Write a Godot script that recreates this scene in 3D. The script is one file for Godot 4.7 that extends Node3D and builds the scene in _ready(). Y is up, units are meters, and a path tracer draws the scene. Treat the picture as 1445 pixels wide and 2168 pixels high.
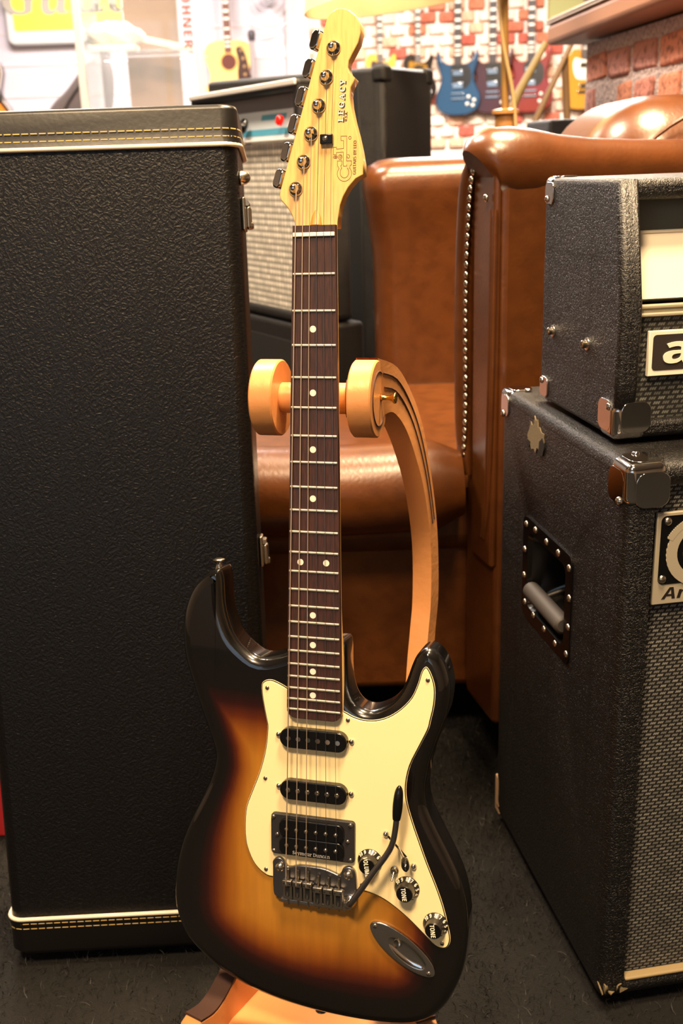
extends Node3D

# ---------------------------------------------------------------- mesh builder
class Mb:
	var p := PackedVector3Array()
	var g := PackedInt32Array()
	var xf := Transform3D()
	var s := 1.0
	var grp := 0

	func tri(a: Vector3, b: Vector3, c: Vector3) -> void:
		p.append(xf * (a * s)); p.append(xf * (b * s)); p.append(xf * (c * s))
		g.append(grp)

	func quad(a: Vector3, b: Vector3, c: Vector3, d: Vector3) -> void:
		tri(a, b, c); tri(a, c, d)

	func fix(start: int) -> void:
		var v := 0.0
		var o := p[start]
		for i in range(start, p.size(), 3):
			v += (p[i] - o).dot((p[i + 1] - o).cross(p[i + 2] - o))
		if v < 0.0:
			for i in range(start, p.size(), 3):
				var t := p[i + 1]
				p[i + 1] = p[i + 2]
				p[i + 2] = t

	func loft(rings: Array, cap0 := true, cap1 := true, closed := true, sharp := false, tris = null) -> void:
		var st := p.size()
		grp += 1
		var n: int = rings[0].size()
		for i in rings.size() - 1:
			if sharp and i > 0:
				grp += 1
			var r0: PackedVector3Array = rings[i]
			var r1: PackedVector3Array = rings[i + 1]
			for j in (n if closed else n - 1):
				var k := (j + 1) % n
				quad(r0[j], r0[k], r1[k], r1[j])
		for e in [[0, cap0], [rings.size() - 1, cap1]]:
			if not e[1]:
				continue
			grp += 1
			var r: PackedVector3Array = rings[e[0]]
			var flip: bool = e[0] == 0
			if tris == null:
				var c := Vector3.ZERO
				for q in r:
					c += q
				c /= n
				for j in n:
					var k := (j + 1) % n
					if flip:
						tri(c, r[k], r[j])
					else:
						tri(c, r[j], r[k])
			else:
				for j in range(0, tris.size(), 3):
					if flip:
						tri(r[tris[j]], r[tris[j + 2]], r[tris[j + 1]])
					else:
						tri(r[tris[j]], r[tris[j + 1]], r[tris[j + 2]])
		grp += 1
		if cap0 and cap1:
			fix(st)

	static func inset(poly: PackedVector2Array, d: float) -> PackedVector2Array:
		var o := PackedVector2Array()
		var n := poly.size()
		for i in n:
			var a := poly[(i + n - 1) % n]
			var b := poly[i]
			var c := poly[(i + 1) % n]
			var t := ((b - a).normalized() + (c - b).normalized()).normalized()
			o.append(b + Vector2(-t.y, t.x) * d)
		return o

	# outline in x,y, extruded from z0 to z1, edges rounded by rb (at z0) and rf (at z1)
	func prism(poly: PackedVector2Array, z0: float, z1: float, rf := 0.0, rb := 0.0, seg := 4) -> void:
		var ar := 0.0
		for i in poly.size():
			ar += poly[i].cross(poly[(i + 1) % poly.size()])
		if ar < 0.0:
			poly = poly.duplicate()
			poly.reverse()
		var tr := Geometry2D.triangulate_polygon(poly)
		var rings := []
		var spec := []
		if rb > 0.0:
			for k in seg + 1:
				var a := PI / 2 * k / seg
				spec.append([rb * (1 - sin(a)), z0 + rb * (1 - cos(a))])
		else:
			spec.append([0.0, z0])
		if rf > 0.0:
			for k in seg + 1:
				var a := PI / 2 * k / seg
				spec.append([rf * (1 - cos(a)), z1 - rf * (1 - sin(a))])
		else:
			spec.append([0.0, z1])
		for e in spec:
			var q := PackedVector3Array()
			for v in Mb.inset(poly, e[0]):
				q.append(Vector3(v.x, v.y, e[1]))
			rings.append(q)
		loft(rings, true, true, true, false, tr)

	func cyl(a: Vector3, b: Vector3, r0: float, r1: float, n := 16) -> void:
		tube([a, b], [r0, r1], n)

	func tube(pts: Array, rad: Array, n := 10, flat := 1.0, upv := Vector3.ZERO) -> void:
		var rings := []
		var u := Vector3.ZERO
		for i in pts.size():
			var t: Vector3 = (pts[mini(i + 1, pts.size() - 1)] - pts[maxi(i - 1, 0)]).normalized()
			if upv != Vector3.ZERO:
				u = (upv - t * upv.dot(t)).normalized()
			elif i == 0:
				u = t.cross(Vector3.RIGHT if absf(t.x) < 0.8 else Vector3.UP).normalized()
			else:
				u = (u - t * u.dot(t)).normalized()
			var w := t.cross(u)
			var q := PackedVector3Array()
			var r: float = rad[mini(i, rad.size() - 1)]
			for j in n:
				var a := TAU * j / n
				q.append(pts[i] + u * cos(a) * r + w * sin(a) * r * flat)
			rings.append(q)
		loft(rings)

	func lathe(prof: Array, n := 24, sharp := false, axis := 1) -> void:
		var rings := []
		for e in prof:
			var q := PackedVector3Array()
			for j in n:
				var a := TAU * j / n
				if axis == 1:
					q.append(Vector3(cos(a) * e.x, e.y, -sin(a) * e.x))
				else:
					q.append(Vector3(cos(a) * e.x, sin(a) * e.x, e.y))
			rings.append(q)
		loft(rings, true, true, true, sharp)

	func rbox(c: Vector3, h: Vector3, r: float, seg := 3) -> void:
		r = minf(r, minf(h.x, minf(h.y, h.z)))
		var rings := []
		for s2 in [-1, 1]:
			for k in seg + 1:
				var ph: float = (PI / 2 * k / seg) - (PI / 2 if s2 < 0 else 0.0)
				var q := PackedVector3Array()
				for qd in 4:
					for m in seg + 1:
						var th := PI / 2 * qd + PI / 2 * m / seg
						var n := Vector3(cos(ph) * cos(th), cos(ph) * sin(th), sin(ph))
						var sx := 1.0 if qd == 0 or qd == 3 else -1.0
						var sy := 1.0 if qd < 2 else -1.0
						q.append(c + Vector3(sx * (h.x - r), sy * (h.y - r), s2 * (h.z - r)) + n * r)
				rings.append(q)
		loft(rings)

	func box(c: Vector3, h: Vector3) -> void:
		var q := []
		for z in [-1, 1]:
			q.append(PackedVector3Array([c + Vector3(-h.x, -h.y, z * h.z), c + Vector3(h.x, -h.y, z * h.z), c + Vector3(h.x, h.y, z * h.z), c + Vector3(-h.x, h.y, z * h.z)]))
		var st := p.size()
		for j in 4:
			grp += 1
			var k := (j + 1) % 4
			quad(q[0][j], q[0][k], q[1][k], q[1][j])
		grp += 1
		quad(q[1][0], q[1][1], q[1][2], q[1][3])
		grp += 1
		quad(q[0][3], q[0][2], q[0][1], q[0][0])
		grp += 1
		fix(st)

	func arrays(uvf := false) -> Array:
		var nrm := {}
		var keys := []
		var fn := PackedVector3Array()
		for i in range(0, p.size(), 3):
			var n := (p[i + 1] - p[i]).cross(p[i + 2] - p[i])
			fn.append(n)
			for k in 3:
				var q := p[i + k] * 50000.0
				var key := Vector4i(roundi(q.x), roundi(q.y), roundi(q.z), g[i / 3])
				keys.append(key)
				nrm[key] = nrm.get(key, Vector3.ZERO) + n
		var pv := PackedVector3Array()
		var pn := PackedVector3Array()
		var pu := PackedVector2Array()
		for i in range(0, p.size(), 3):
			for k in [0, 2, 1]:
				pv.append(p[i + k])
				var n: Vector3 = nrm[keys[i + k]]
				if n.length_squared() < 1e-24:
					n = fn[i / 3]
				pn.append(n.normalized() if n.length_squared() > 0.0 else Vector3.UP)
				if uvf:
					pu.append(Vector2((p[i + k].x * 1000.0 + 185.0) / 370.0, (-p[i + k].y * 1000.0 - 320.0) / 500.0))
		var a := []
		a.resize(Mesh.ARRAY_MAX)
		a[Mesh.ARRAY_VERTEX] = pv
		a[Mesh.ARRAY_NORMAL] = pn
		if uvf:
			a[Mesh.ARRAY_TEX_UV] = pu
		return a

	func mesh(uvf := false) -> ArrayMesh:
		var m := ArrayMesh.new()
		m.add_surface_from_arrays(Mesh.PRIMITIVE_TRIANGLES, arrays(uvf))
		return m


var mm := 1.0
var xfm := Transform3D()
var taken := {}
var m := {}

func nb() -> Mb:
	var b := Mb.new()
	b.s = mm
	b.xf = xfm
	return b

func numbered(called: String) -> String:
	var n: int = taken.get(called, 0)
	taken[called] = n + 1
	return called if n == 0 else "%s_%03d" % [called, n]

func thing(called: String, label: String, category: String, xf := Transform3D(), group := "") -> Node3D:
	var o := Node3D.new()
	o.name = numbered(called)
	add_child(o)
	o.transform = xf
	tag(o, label, category, group)
	return o

func tag(o: Node, label: String, category: String, group := "") -> void:
	o.set_meta("label", label)
	o.set_meta("category", category)
	if group:
		o.set_meta("group", group)

func part(called: String, b, material: Material, parent: Node, uvf := false, label := "") -> MeshInstance3D:
	var o := MeshInstance3D.new()
	o.mesh = b.mesh(uvf) if b is Mb else b
	o.material_override = material
	if parent == self:
		o.name = numbered(called)
		add_child(o)
	else:
		o.name = called
		parent.add_child(o, true)
	if label:
		o.set_meta("label", label)
	return o

# a mesh of two materials
func part2(called: String, list: Array, parent: Node) -> MeshInstance3D:
	var am := ArrayMesh.new()
	for e in list:
		am.add_surface_from_arrays(Mesh.PRIMITIVE_TRIANGLES, e[0].arrays())
		am.surface_set_material(am.get_surface_count() - 1, e[1])
	var o := MeshInstance3D.new()
	o.mesh = am
	o.name = called
	parent.add_child(o, true)
	return o

func put(called: String, mesh: Mesh, material: Material, parent: Node, at: Vector3, basis := Basis()) -> MeshInstance3D:
	var o := MeshInstance3D.new()
	o.mesh = mesh
	if material:
		o.material_override = material
	o.name = called
	o.transform = Transform3D(basis, at)
	parent.add_child(o, true)
	return o

func struct(called: String, b, material: Material) -> MeshInstance3D:
	var o := part(called, b, material, self)
	o.set_meta("kind", "structure")
	return o

func text(called: String, s: String, font: Array, weight: int, height: float, material: Material, parent: Node, xf: Transform3D, depth := 0.0003, stretch := 1.0, spacing := 0) -> MeshInstance3D:
	var t := TextMesh.new()
	var base := SystemFont.new()
	base.font_names = PackedStringArray(font)
	base.font_weight = weight
	var f := FontVariation.new()
	f.base_font = base
	f.spacing_glyph = spacing
	t.font = f
	t.text = s
	t.font_size = 64
	var k := height / 46.0 / 0.001
	t.pixel_size = 0.001
	t.depth = depth / k
	t.curve_step = 1.0
	var o := MeshInstance3D.new()
	o.mesh = t
	o.material_override = material
	o.name = called
	o.transform = Transform3D(xf.basis * Basis.from_scale(Vector3(stretch, 1, 1) * k), xf.origin)
	parent.add_child(o, true)
	return o

func pv2(a: Array) -> PackedVector2Array:
	var o := PackedVector2Array()
	for i in range(0, a.size(), 2):
		o.append(Vector2(a[i], a[i + 1]))
	return o

# closed Catmull-Rom curve through the points
func smooth(pts: PackedVector2Array, sub := 3) -> PackedVector2Array:
	var o := PackedVector2Array()
	var n := pts.size()
	for i in n:
		for k in sub:
			o.append(pts[i].cubic_interpolate(pts[(i + 1) % n], pts[(i + n - 1) % n], pts[(i + 2) % n], float(k) / sub))
	return o

func smooth3(pts: Array, sub := 4) -> Array:
	var o := []
	for i in pts.size() - 1:
		for k in sub:
			var a: Vector3 = pts[maxi(i - 1, 0)]
			var d: Vector3 = pts[mini(i + 2, pts.size() - 1)]
			o.append(pts[i].cubic_interpolate(pts[i + 1], a, d, float(k) / sub))
	o.append(pts[-1])
	return o

func rrect(w: float, h: float, r: float, c := Vector2.ZERO, seg := 5) -> PackedVector2Array:
	var o := PackedVector2Array()
	for q in 4:
		var cc := Vector2((w - r) * (1 if q == 0 or q == 3 else -1), (h - r) * (1 if q < 2 else -1))
		for k in seg + 1:
			var a := PI / 2 * q + PI / 2 * k / seg
			o.append(c + cc + Vector2(cos(a), sin(a)) * r)
	return o

# ---------------------------------------------------------------- materials
func mat(c: Color, rough := 0.5, metal := 0.0, o := {}) -> StandardMaterial3D:
	var k := StandardMaterial3D.new()
	k.albedo_color = c
	k.roughness = rough
	k.metallic = metal
	if o.has("coat"):
		k.clearcoat_enabled = true
		k.clearcoat = o.coat
		k.clearcoat_roughness = o.get("coat_rough", 0.05)
	if o.has("scale"):
		k.uv1_triplanar = true
		k.uv1_scale = o.scale
	if o.has("tex"):
		k.albedo_texture = o.tex
	if o.has("bump"):
		k.heightmap_enabled = true
		k.heightmap_texture = o.bump
		k.heightmap_scale = o.get("relief", 0.05)
	if o.has("rim"):
		k.rim_enabled = true
		k.rim = o.rim
		k.rim_tint = 0.5
	return k

func rgb(r: int, g: int, b: int) -> Color:
	return Color8(r, g, b)

func noise(kind: int, freq: float, sd: int, size := 512, ramp = null, extra := {}) -> NoiseTexture2D:
	var n := FastNoiseLite.new()
	n.seed = sd
	n.noise_type = kind
	n.frequency = freq
	n.fractal_octaves = extra.get("oct", 3)
	if extra.has("fractal"):
		n.fractal_type = extra.fractal
	if kind == FastNoiseLite.TYPE_CELLULAR:
		n.cellular_return_type = extra.get("ret", FastNoiseLite.RETURN_DISTANCE2_SUB)
	if extra.has("warp"):
		n.domain_warp_enabled = true
		n.domain_warp_amplitude = extra.warp
		n.domain_warp_frequency = freq
	var t := NoiseTexture2D.new()
	t.width = size
	t.height = size
	t.seamless = true
	t.noise = n
	if ramp != null:
		var gr := Gradient.new()
		gr.offsets = PackedFloat32Array(ramp[0])
		gr.colors = PackedColorArray(ramp[1])
		t.color_ramp = gr
	return t

func make_materials() -> void:
	var smp := FastNoiseLite.TYPE_SIMPLEX_SMOOTH
	var cel := FastNoiseLite.TYPE_CELLULAR
	var wrinkle := noise(smp, 0.028, 3, 512, null, {"fractal": FastNoiseLite.FRACTAL_RIDGED, "oct": 3, "warp": 24.0})
	var pebble := noise(cel, 0.045, 5, 512, null, {"oct": 1, "warp": 10.0})
	var hairy := noise(smp, 0.05, 8, 512, null, {"fractal": FastNoiseLite.FRACTAL_RIDGED, "oct": 2, "warp": 40.0})
	var soft := noise(smp, 0.02, 11, 512, null, {"oct": 4})
	var grain := noise(smp, 0.02, 21, 512, [[0.0, 0.4, 0.6, 1.0], [rgb(228, 226, 222), rgb(246, 245, 243), rgb(253, 253, 252), rgb(255, 255, 255)]], {"oct": 4})
	m.maple = mat(rgb(236, 190, 116), 0.32, 0.0, {"tex": grain, "scale": Vector3(22, 2.5, 22), "coat": 0.7, "coat_rough": 0.08})
	var rose := noise(smp, 0.02, 31, 512, [[0.0, 0.35, 0.55, 0.8], [rgb(52, 32, 28), rgb(68, 42, 34), rgb(94, 54, 42), rgb(58, 36, 30)]], {"oct": 4})
	m.rosewood = mat(rgb(190, 182, 182), 0.5, 0.0, {"tex": rose, "scale": Vector3(40, 2.0, 40)})
	m.chrome = mat(rgb(205, 203, 200), 0.1, 1.0)
	m.nickel = mat(rgb(190, 182, 168), 0.24, 1.0)
	m.steel = mat(rgb(150, 148, 150), 0.28, 1.0)
	m.fretwire = mat(rgb(225, 215, 195), 0.35, 0.8)
	m.bronze = mat(rgb(225, 205, 185), 0.35, 0.8)
	m.brass = mat(rgb(214, 170, 84), 0.18, 1.0)
	m.bone = mat(rgb(252, 244, 226), 0.45)
	m.pearl = mat(rgb(240, 230, 212), 0.4)
	m.cream = mat(rgb(255, 234, 178), 0.28, 0.0, {"coat": 0.3})
	m.white = mat(rgb(244, 238, 222), 0.4)
	m.black = mat(rgb(9, 9, 10), 0.22, 0.0, {"coat": 0.3})
	m.dark = mat(rgb(6, 6, 6), 0.7)
	m.slot = mat(rgb(40, 30, 26), 0.6)
	m.ring = mat(rgb(40, 38, 38), 0.42)
	m.knobskirt = mat(rgb(34, 31, 29), 0.32, 0.0, {"coat": 0.3})
	m.ink = mat(rgb(84, 52, 24), 0.6)
	m.inkblack = mat(rgb(26, 18, 14), 0.6)
	m.print = mat(rgb(246, 238, 218), 0.5)
	m.printgrey = mat(rgb(178, 174, 170), 0.5)
	m.goldpaint = mat(rgb(212, 146, 88), 0.38, 0.15, {"bump": soft, "scale": Vector3(8, 8, 8), "relief": 0.02})
	m.felt = mat(rgb(74, 50, 42), 0.9)
	var patch := noise(smp, 0.008, 41, 512, [[0.0, 0.45, 0.7, 1.0], [rgb(222, 212, 204), rgb(242, 236, 230), rgb(255, 250, 244), rgb(255, 248, 236)]], {"oct": 4})
	m.leather = mat(rgb(86, 48, 18), 0.3, 0.0, {"tex": patch, "bump": pebble, "scale": Vector3(5, 5, 5), "relief": 0.02, "coat": 0.28, "coat_rough": 0.26})
	m.tolex = mat(rgb(11, 10, 10), 0.36, 0.0, {"bump": wrinkle, "scale": Vector3(9.5, 9.5, 9.5), "relief": 0.055})
	m.tolex.metallic_specular = 0.38
	m.caseleather = mat(rgb(13, 11, 10), 0.34, 0.0, {"bump": soft, "scale": Vector3(9, 9, 9), "relief": 0.006})
	m.amptolex = mat(rgb(12, 11, 11), 0.4, 0.0, {"bump": hairy, "scale": Vector3(8, 8, 8), "relief": 0.16})
	m.plainblack = mat(rgb(12, 11, 11), 0.5, 0.0, {"bump": hairy, "scale": Vector3(18, 18, 18), "relief": 0.04})
	m.tornwood = mat(rgb(136, 120, 88), 0.85, 0.0, {"tex": grain, "bump": hairy, "scale": Vector3(12, 60, 12), "relief": 0.15})
	m.thread = mat(rgb(206, 176, 112), 0.7)
	m.piping = mat(rgb(236, 222, 200), 0.35)
	m.ampwhite = mat(rgb(250, 238, 214), 0.35)
	m.ampgrey = mat(rgb(140, 136, 116), 0.5)
	m.badge = mat(rgb(206, 196, 172), 0.35, 0.4)
	m.rubber = mat(rgb(62, 58, 56), 0.6)
	m.glossblack = mat(rgb(12, 11, 10), 0.18)
	m.shade = mat(rgb(232, 214, 170), 0.8)
	m.shade.backlight_enabled = true
	m.shade.backlight = Color(0.35, 0.3, 0.2)
	m.lampwood = mat(rgb(150, 106, 58), 0.4)
	m.olive = mat(rgb(168, 164, 104), 0.6)
	m.brickred = []
	for c in [rgb(208, 142, 122), rgb(198, 136, 124), rgb(216, 148, 120), rgb(190, 138, 132)]:
		m.brickred.append(mat(c, 0.9, 0.0, {"tex": noise(smp, 0.02, 60 + m.brickred.size(), 256, [[0.0, 0.3, 0.5, 0.72, 0.8], [rgb(120, 110, 112), rgb(215, 205, 200), rgb(255, 250, 246), rgb(255, 246, 240), rgb(255, 255, 255)]], {"oct": 5}), "bump": soft, "scale": Vector3(7, 7, 7), "relief": 0.25}))
	m.mortar = mat(rgb(222, 210, 210), 0.95, 0.0, {"tex": noise(smp, 0.03, 71, 256, [[0.0, 0.5, 1.0], [rgb(150, 140, 145), rgb(230, 222, 222), rgb(255, 255, 255)]], {"oct": 5}), "bump": soft, "scale": Vector3(9, 9, 9), "relief": 0.5})
	m.whitebrick = []
	for c in [rgb(246, 228, 214), rgb(248, 234, 222), rgb(242, 214, 194), rgb(236, 192, 164), rgb(214, 130, 100), rgb(192, 98, 82), rgb(202, 116, 92)]:
		m.whitebrick.append(mat(c, 0.9, 0.0, {"tex": noise(smp, 0.02, 80 + m.whitebrick.size(), 256, [[0.0, 0.4, 0.6, 1.0], [rgb(214, 196, 186), rgb(244, 236, 230), rgb(255, 250, 246), rgb(255, 255, 255)]], {"oct": 4}), "scale": Vector3(5, 5, 5)}))
	m.whitemortar = mat(rgb(242, 230, 220), 0.95)
	m.wallgrey = mat(rgb(206, 198, 204), 0.85)
	m.wallpale = mat(rgb(222, 210, 206), 0.85)
	m.ceiling = mat(rgb(176, 170, 162), 0.9)
	m.walldark = mat(rgb(118, 106, 96), 0.8)
	m.carpet = mat(rgb(20, 19, 18), 0.98, 0.0, {"tex": noise(smp, 0.03, 95, 512, [[0.0, 0.5, 1.0], [rgb(120, 120, 124), rgb(190, 186, 180), rgb(255, 252, 246)]], {"oct": 5}), "bump": hairy, "scale": Vector3(9, 9, 9), "relief": 0.4})
	m.spruce = mat(rgb(236, 196, 112), 0.35, 0.0, {"coat": 0.4})
	m.glass = StandardMaterial3D.new()
	m.glass.transparency = BaseMaterial3D.TRANSPARENCY_ALPHA
	m.glass.albedo_color = Color(0.92, 0.96, 0.95, 0.08)
	m.glass.roughness = 0.03
	m.glassedge = mat(rgb(120, 140, 128), 0.3)
	m.alu = mat(rgb(232, 230, 226), 0.35, 0.3)

# tiling picture of woven speaker cloth, from small bundles of thread
func cloth(kind: int) -> ImageTexture:
	var w := 128
	var im := Image.create(w, w, false, Image.FORMAT_RGB8)
	var rng := RandomNumberGenerator.new()
	rng.seed = 5 + kind
	if kind == 0:      # silver with dark gaps, square weave
		im.fill(rgb(126, 122, 114))
		for j in 8:
			for i in 8:
				var t := rng.randf_range(0.82, 1.0)
				im.fill_rect(Rect2i(i * 16 + 2, j * 16 + 1, 14, 9), Color(0.97 * t, 0.95 * t, 0.9 * t))
				im.fill_rect(Rect2i(i * 16 + 4, j * 16 + 10, 9, 5), Color(0.78 * t, 0.78 * t, 0.74 * t))
	else:              # black with pale slanted dashes
		im.fill(rgb(20, 18, 17))
		for j in 16:
			for i in 8:
				var t := rng.randf_range(0.72, 1.0)
				var x := i * 16 + (j % 2) * 8
				var c := Color(0.6 * t, 0.6 * t, 0.57 * t) if kind == 2 else Color(0.42 * t, 0.43 * t, 0.4 * t)
				for y in 5:
					for k in 11:
						if (k % 4) != 3 or y == 2:
							im.set_pixel((x + k + (4 - y) / 2) % w, j * 8 + y, c)
	im.generate_mipmaps()
	return ImageTexture.create_from_image(im)

func clothmat(kind: int, per_metre: float) -> StandardMaterial3D:
	var k := mat(Color.WHITE, 0.7)
	k.albedo_texture = cloth(kind)
	k.uv1_triplanar = true
	k.uv1_scale = Vector3.ONE * per_metre
	k.uv1_triplanar_sharpness = 8.0
	return k

func _ready() -> void:
	# ------------------------------------------------------------ camera, sky, light, exposure
	var cam := Camera3D.new()
	cam.name = "camera"
	add_child(cam)
	cam.fov = 51.848648
	cam.transform = Transform3D(Basis(Vector3(0.9995, -0.0312, 0.0104), Vector3(0.0328, 0.948, -0.3167), Vector3(0.0, 0.3168, 0.9485)).orthonormalized(), Vector3(0, 0.97, 0))
	cam.near = 0.05
	cam.far = 60.0
	cam.current = true
	var at := CameraAttributesPhysical.new()
	at.frustum_focal_length = 24.686347
	at.frustum_focus_distance = 1.03
	at.exposure_aperture = 5.2
	cam.attributes = at
	var env := Environment.new()
	env.background_mode = Environment.BG_COLOR
	env.background_color = Color(0.78, 0.89, 1.0)
	env.background_energy_multiplier = 1.7
	env.tonemap_mode = Environment.TONE_MAPPER_LINEAR
	env.tonemap_exposure = 1.0
	env.sdfgi_enabled = true
	env.ssao_enabled = true
	env.ssil_enabled = true
	var we := WorldEnvironment.new()
	we.name = "world_environment"
	we.environment = env
	add_child(we)
	make_materials()
	# ceiling panels: place, size, warmth, energy
	ceiling_panel(Vector3(-0.5, 2.78, 0.35), Vector2(0.4, 0.4), Color(1.0, 0.86, 0.68), 11.5, "warm square ceiling light panel before the black guitar case")
	ceiling_panel(Vector3(0.35, 2.78, -0.5), Vector2(0.4, 0.4), Color(1.0, 0.86, 0.68), 9.0, "warm square ceiling light panel above the sunburst guitar")
	ceiling_panel(Vector3(0.5, 2.78, -1.75), Vector2(0.4, 0.4), Color(1.0, 0.86, 0.68), 21.0, "warm square ceiling light panel above the leather armchair")
	ceiling_panel(Vector3(-0.7, 2.78, -2.3), Vector2(0.4, 0.4), Color(1.0, 0.9, 0.78), 9.0, "warm square ceiling light panel above the combo amplifier")
	ceiling_panel(Vector3(-0.9, 2.78, -4.2), Vector2(1.2, 0.6), Color(1.0, 0.94, 0.88), 6.0, "long white ceiling light panel in front of the glass showcase")
	ceiling_panel(Vector3(0.9, 2.78, -5.6), Vector2(1.2, 0.6), Color(1.0, 0.95, 0.9), 28.0, "long white ceiling light panel before the hanging electric guitars")
	ceiling_panel(Vector3(-1.4, 2.78, -6.2), Vector2(1.2, 0.6), Color(1.0, 0.96, 0.95), 12.0, "long white ceiling light panel before the pale wall with acoustic guitars")
	room()
	guitar()
	guitar_stand()
	guitar_case()
	speaker_cabinet()
	amp_head()
	armchair()
	brick_pillar()
	back_amps()
	floor_lamp()
	far_guitars()
	vitrine()
	small_things()

func ceiling_panel(p: Vector3, size: Vector2, c: Color, e: float, label: String) -> void:
	var t = thing("ceiling_light", label, "ceiling light", Transform3D(Basis(), p), "ceiling light panels")
	var b = nb()
	b.rbox(Vector3(0, 0.01, 0), Vector3(size.x / 2 + 0.02, 0.02, size.y / 2 + 0.02), 0.004)
	part("frame", b, m.alu, t)
	var glow = mat(Color.WHITE, 0.6)
	glow.emission_enabled = true
	glow.emission = c
	glow.emission_energy_multiplier = 4.0
	b = nb()
	b.box(Vector3(0, -0.012, 0), Vector3(size.x / 2, 0.004, size.y / 2))
	part("light_diffuser", b, glow, t)
	var l = AreaLight3D.new()
	l.name = "area_light"
	l.area_size = size
	l.light_color = c
	l.light_energy = e
	l.area_range = 14.0
	l.area_attenuation = 2.0
	l.shadow_enabled = true
	t.add_child(l)
	l.transform = Transform3D(Basis(Vector3.RIGHT, -PI / 2), Vector3(0, -0.03, 0))

# ---------------------------------------------------------------- the room
func slab(c: Vector3, h: Vector3) -> Mb:
	var b = nb()
	b.box(c, h)
	return b

func room() -> void:
	struct("floor", slab(Vector3(0, -0.06, -2.7), Vector3(3.4, 0.06, 5.4)), m.carpet)
	struct("ceiling", slab(Vector3(0, 2.88, -2.7), Vector3(3.4, 0.07, 5.4)), m.ceiling)
	struct("wall_left", slab(Vector3(-3.3, 1.4, -2.7), Vector3(0.1, 1.5, 5.4)), m.walldark)
	struct("wall_right", slab(Vector3(3.3, 1.4, -2.7), Vector3(0.1, 1.5, 5.4)), m.walldark)
	# near wall with the shop window, behind the camera
	var wn = nb()
	wn.box(Vector3(0, 0.3, 2.6), Vector3(3.4, 0.4, 0.1))
	wn.box(Vector3(0, 2.65, 2.6), Vector3(3.4, 0.25, 0.1))
	wn.box(Vector3(-3.1, 1.55, 2.6), Vector3(0.3, 0.85, 0.1))
	wn.box(Vector3(1.5, 1.55, 2.6), Vector3(1.9, 0.85, 0.1))
	struct("wall_near", wn, m.walldark)
	var wf0 = nb()
	for x in [-2.78, -1.6, -0.42]:
		wf0.box(Vector3(x, 1.55, 2.56), Vector3(0.03, 0.85, 0.05))
	for y in [0.72, 2.38]:
		wf0.box(Vector3(-1.6, y, 2.56), Vector3(1.2, 0.03, 0.05))
	var win = struct("window_1", wf0, m.alu)
	for x in [-2.19, -1.01]:
		var pane = nb()
		pane.box(Vector3(x, 1.55, 2.56), Vector3(0.57, 0.82, 0.004))
		part("window_pane", pane, m.glass, win)
	var wf = struct("wall_far", slab(Vector3(0, 1.4, -7.96), Vector3(3.4, 1.5, 0.1)), m.whitemortar)
	# painted blockwork on the left of the far wall
	var b = nb()
	b.box(Vector3(-1.83, 1.4, -7.85), Vector3(1.57, 1.4, 0.03))
	part("painted_panel", b, m.wallgrey, wf)
	b = nb()
	b.rbox(Vector3(-0.19, 1.4, -7.83), Vector3(0.075, 1.4, 0.06), 0.01)
	part("column", b, m.wallpale, wf)
	for k in 5:
		b = nb()
		b.box(Vector3(-1.83, 1.25 + k * 0.2, -7.817), Vector3(1.57, 0.004, 0.003))
		part("block_joint", b, m.wallpale, wf)
	b = nb()
	b.rbox(Vector3(1.97, 2.18, -7.84), Vector3(0.46, 0.36, 0.03), 0.01)
	part("olive_panel", b, m.olive, wf)
	# bricks, each proud of the mortar
	var rng = RandomNumberGenerator.new()
	rng.seed = 77
	var shapes = []
	for k in 3:
		b = nb()
		b.rbox(Vector3.ZERO, Vector3(0.06 - 0.004 * k, 0.0315, 0.02), 0.008, 1)
		shapes.append(b.mesh())
	for row in 15:
		var y = 1.06 + row * 0.0735
		var x = -0.105 + (0.07 if row % 2 else 0.0)
		while x < 1.9:
			var near_olive = x > 1.4 and y > 1.77
			if x + 0.06 > -0.1 and not near_olive:
				var r = rng.randf()
				var mt: Material = m.whitebrick[4 + rng.randi() % 3] if r < 0.14 else m.whitebrick[rng.randi() % 4]
				put("brick", shapes[rng.randi() % 3], mt, wf, Vector3(x + 0.06, y, -7.85 + rng.randf_range(-0.004, 0.004)))
			x += 0.134
	# carpet pile
	var blade = nb()
	blade.grp = -1
	blade.tri(Vector3(-0.0006, 0, 0), Vector3(0.0006, 0, 0), Vector3(0.001, 0.009, 0.002))
	blade.tri(Vector3(-0.0005, 0.004, 0.0006), Vector3(0.0012, 0.009, 0.002), Vector3(0.004, 0.013, 0.005))
	var mu = MultiMesh.new()
	mu.transform_format = MultiMesh.TRANSFORM_3D
	mu.use_colors = true
	mu.mesh = blade.mesh()
	mu.instance_count = 42000
	rng.seed = 9
	for k in mu.instance_count:
		var z = -0.75 - 1.15 * sqrt(rng.randf())
		var px = rng.randf_range(-0.62, 0.42)
		var bs = Basis(Vector3.UP, rng.randf() * TAU).scaled(Vector3.ONE * rng.randf_range(0.5, 1.25))
		mu.set_instance_transform(k, Transform3D(bs * Basis(Vector3.RIGHT, rng.randf_range(-1.1, 1.1)), Vector3(px, -0.001, z)))
		var v = 0.008 + 0.05 * pow(rng.randf(), 4.0)
		mu.set_instance_color(k, Color(v * 1.03, v, v * 0.96))
	var pm = mat(Color.WHITE, 0.95)
	pm.vertex_color_use_as_albedo = true
	mu.mesh.surface_set_material(0, pm)
	var mi = MultiMeshInstance3D.new()
	mi.name = "carpet_pile"
	mi.multimesh = mu
	mi.set_meta("kind", "stuff")
	tag(mi, "dark grey fuzzy carpet pile on the shop floor", "carpet")
	add_child(mi)

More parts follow.
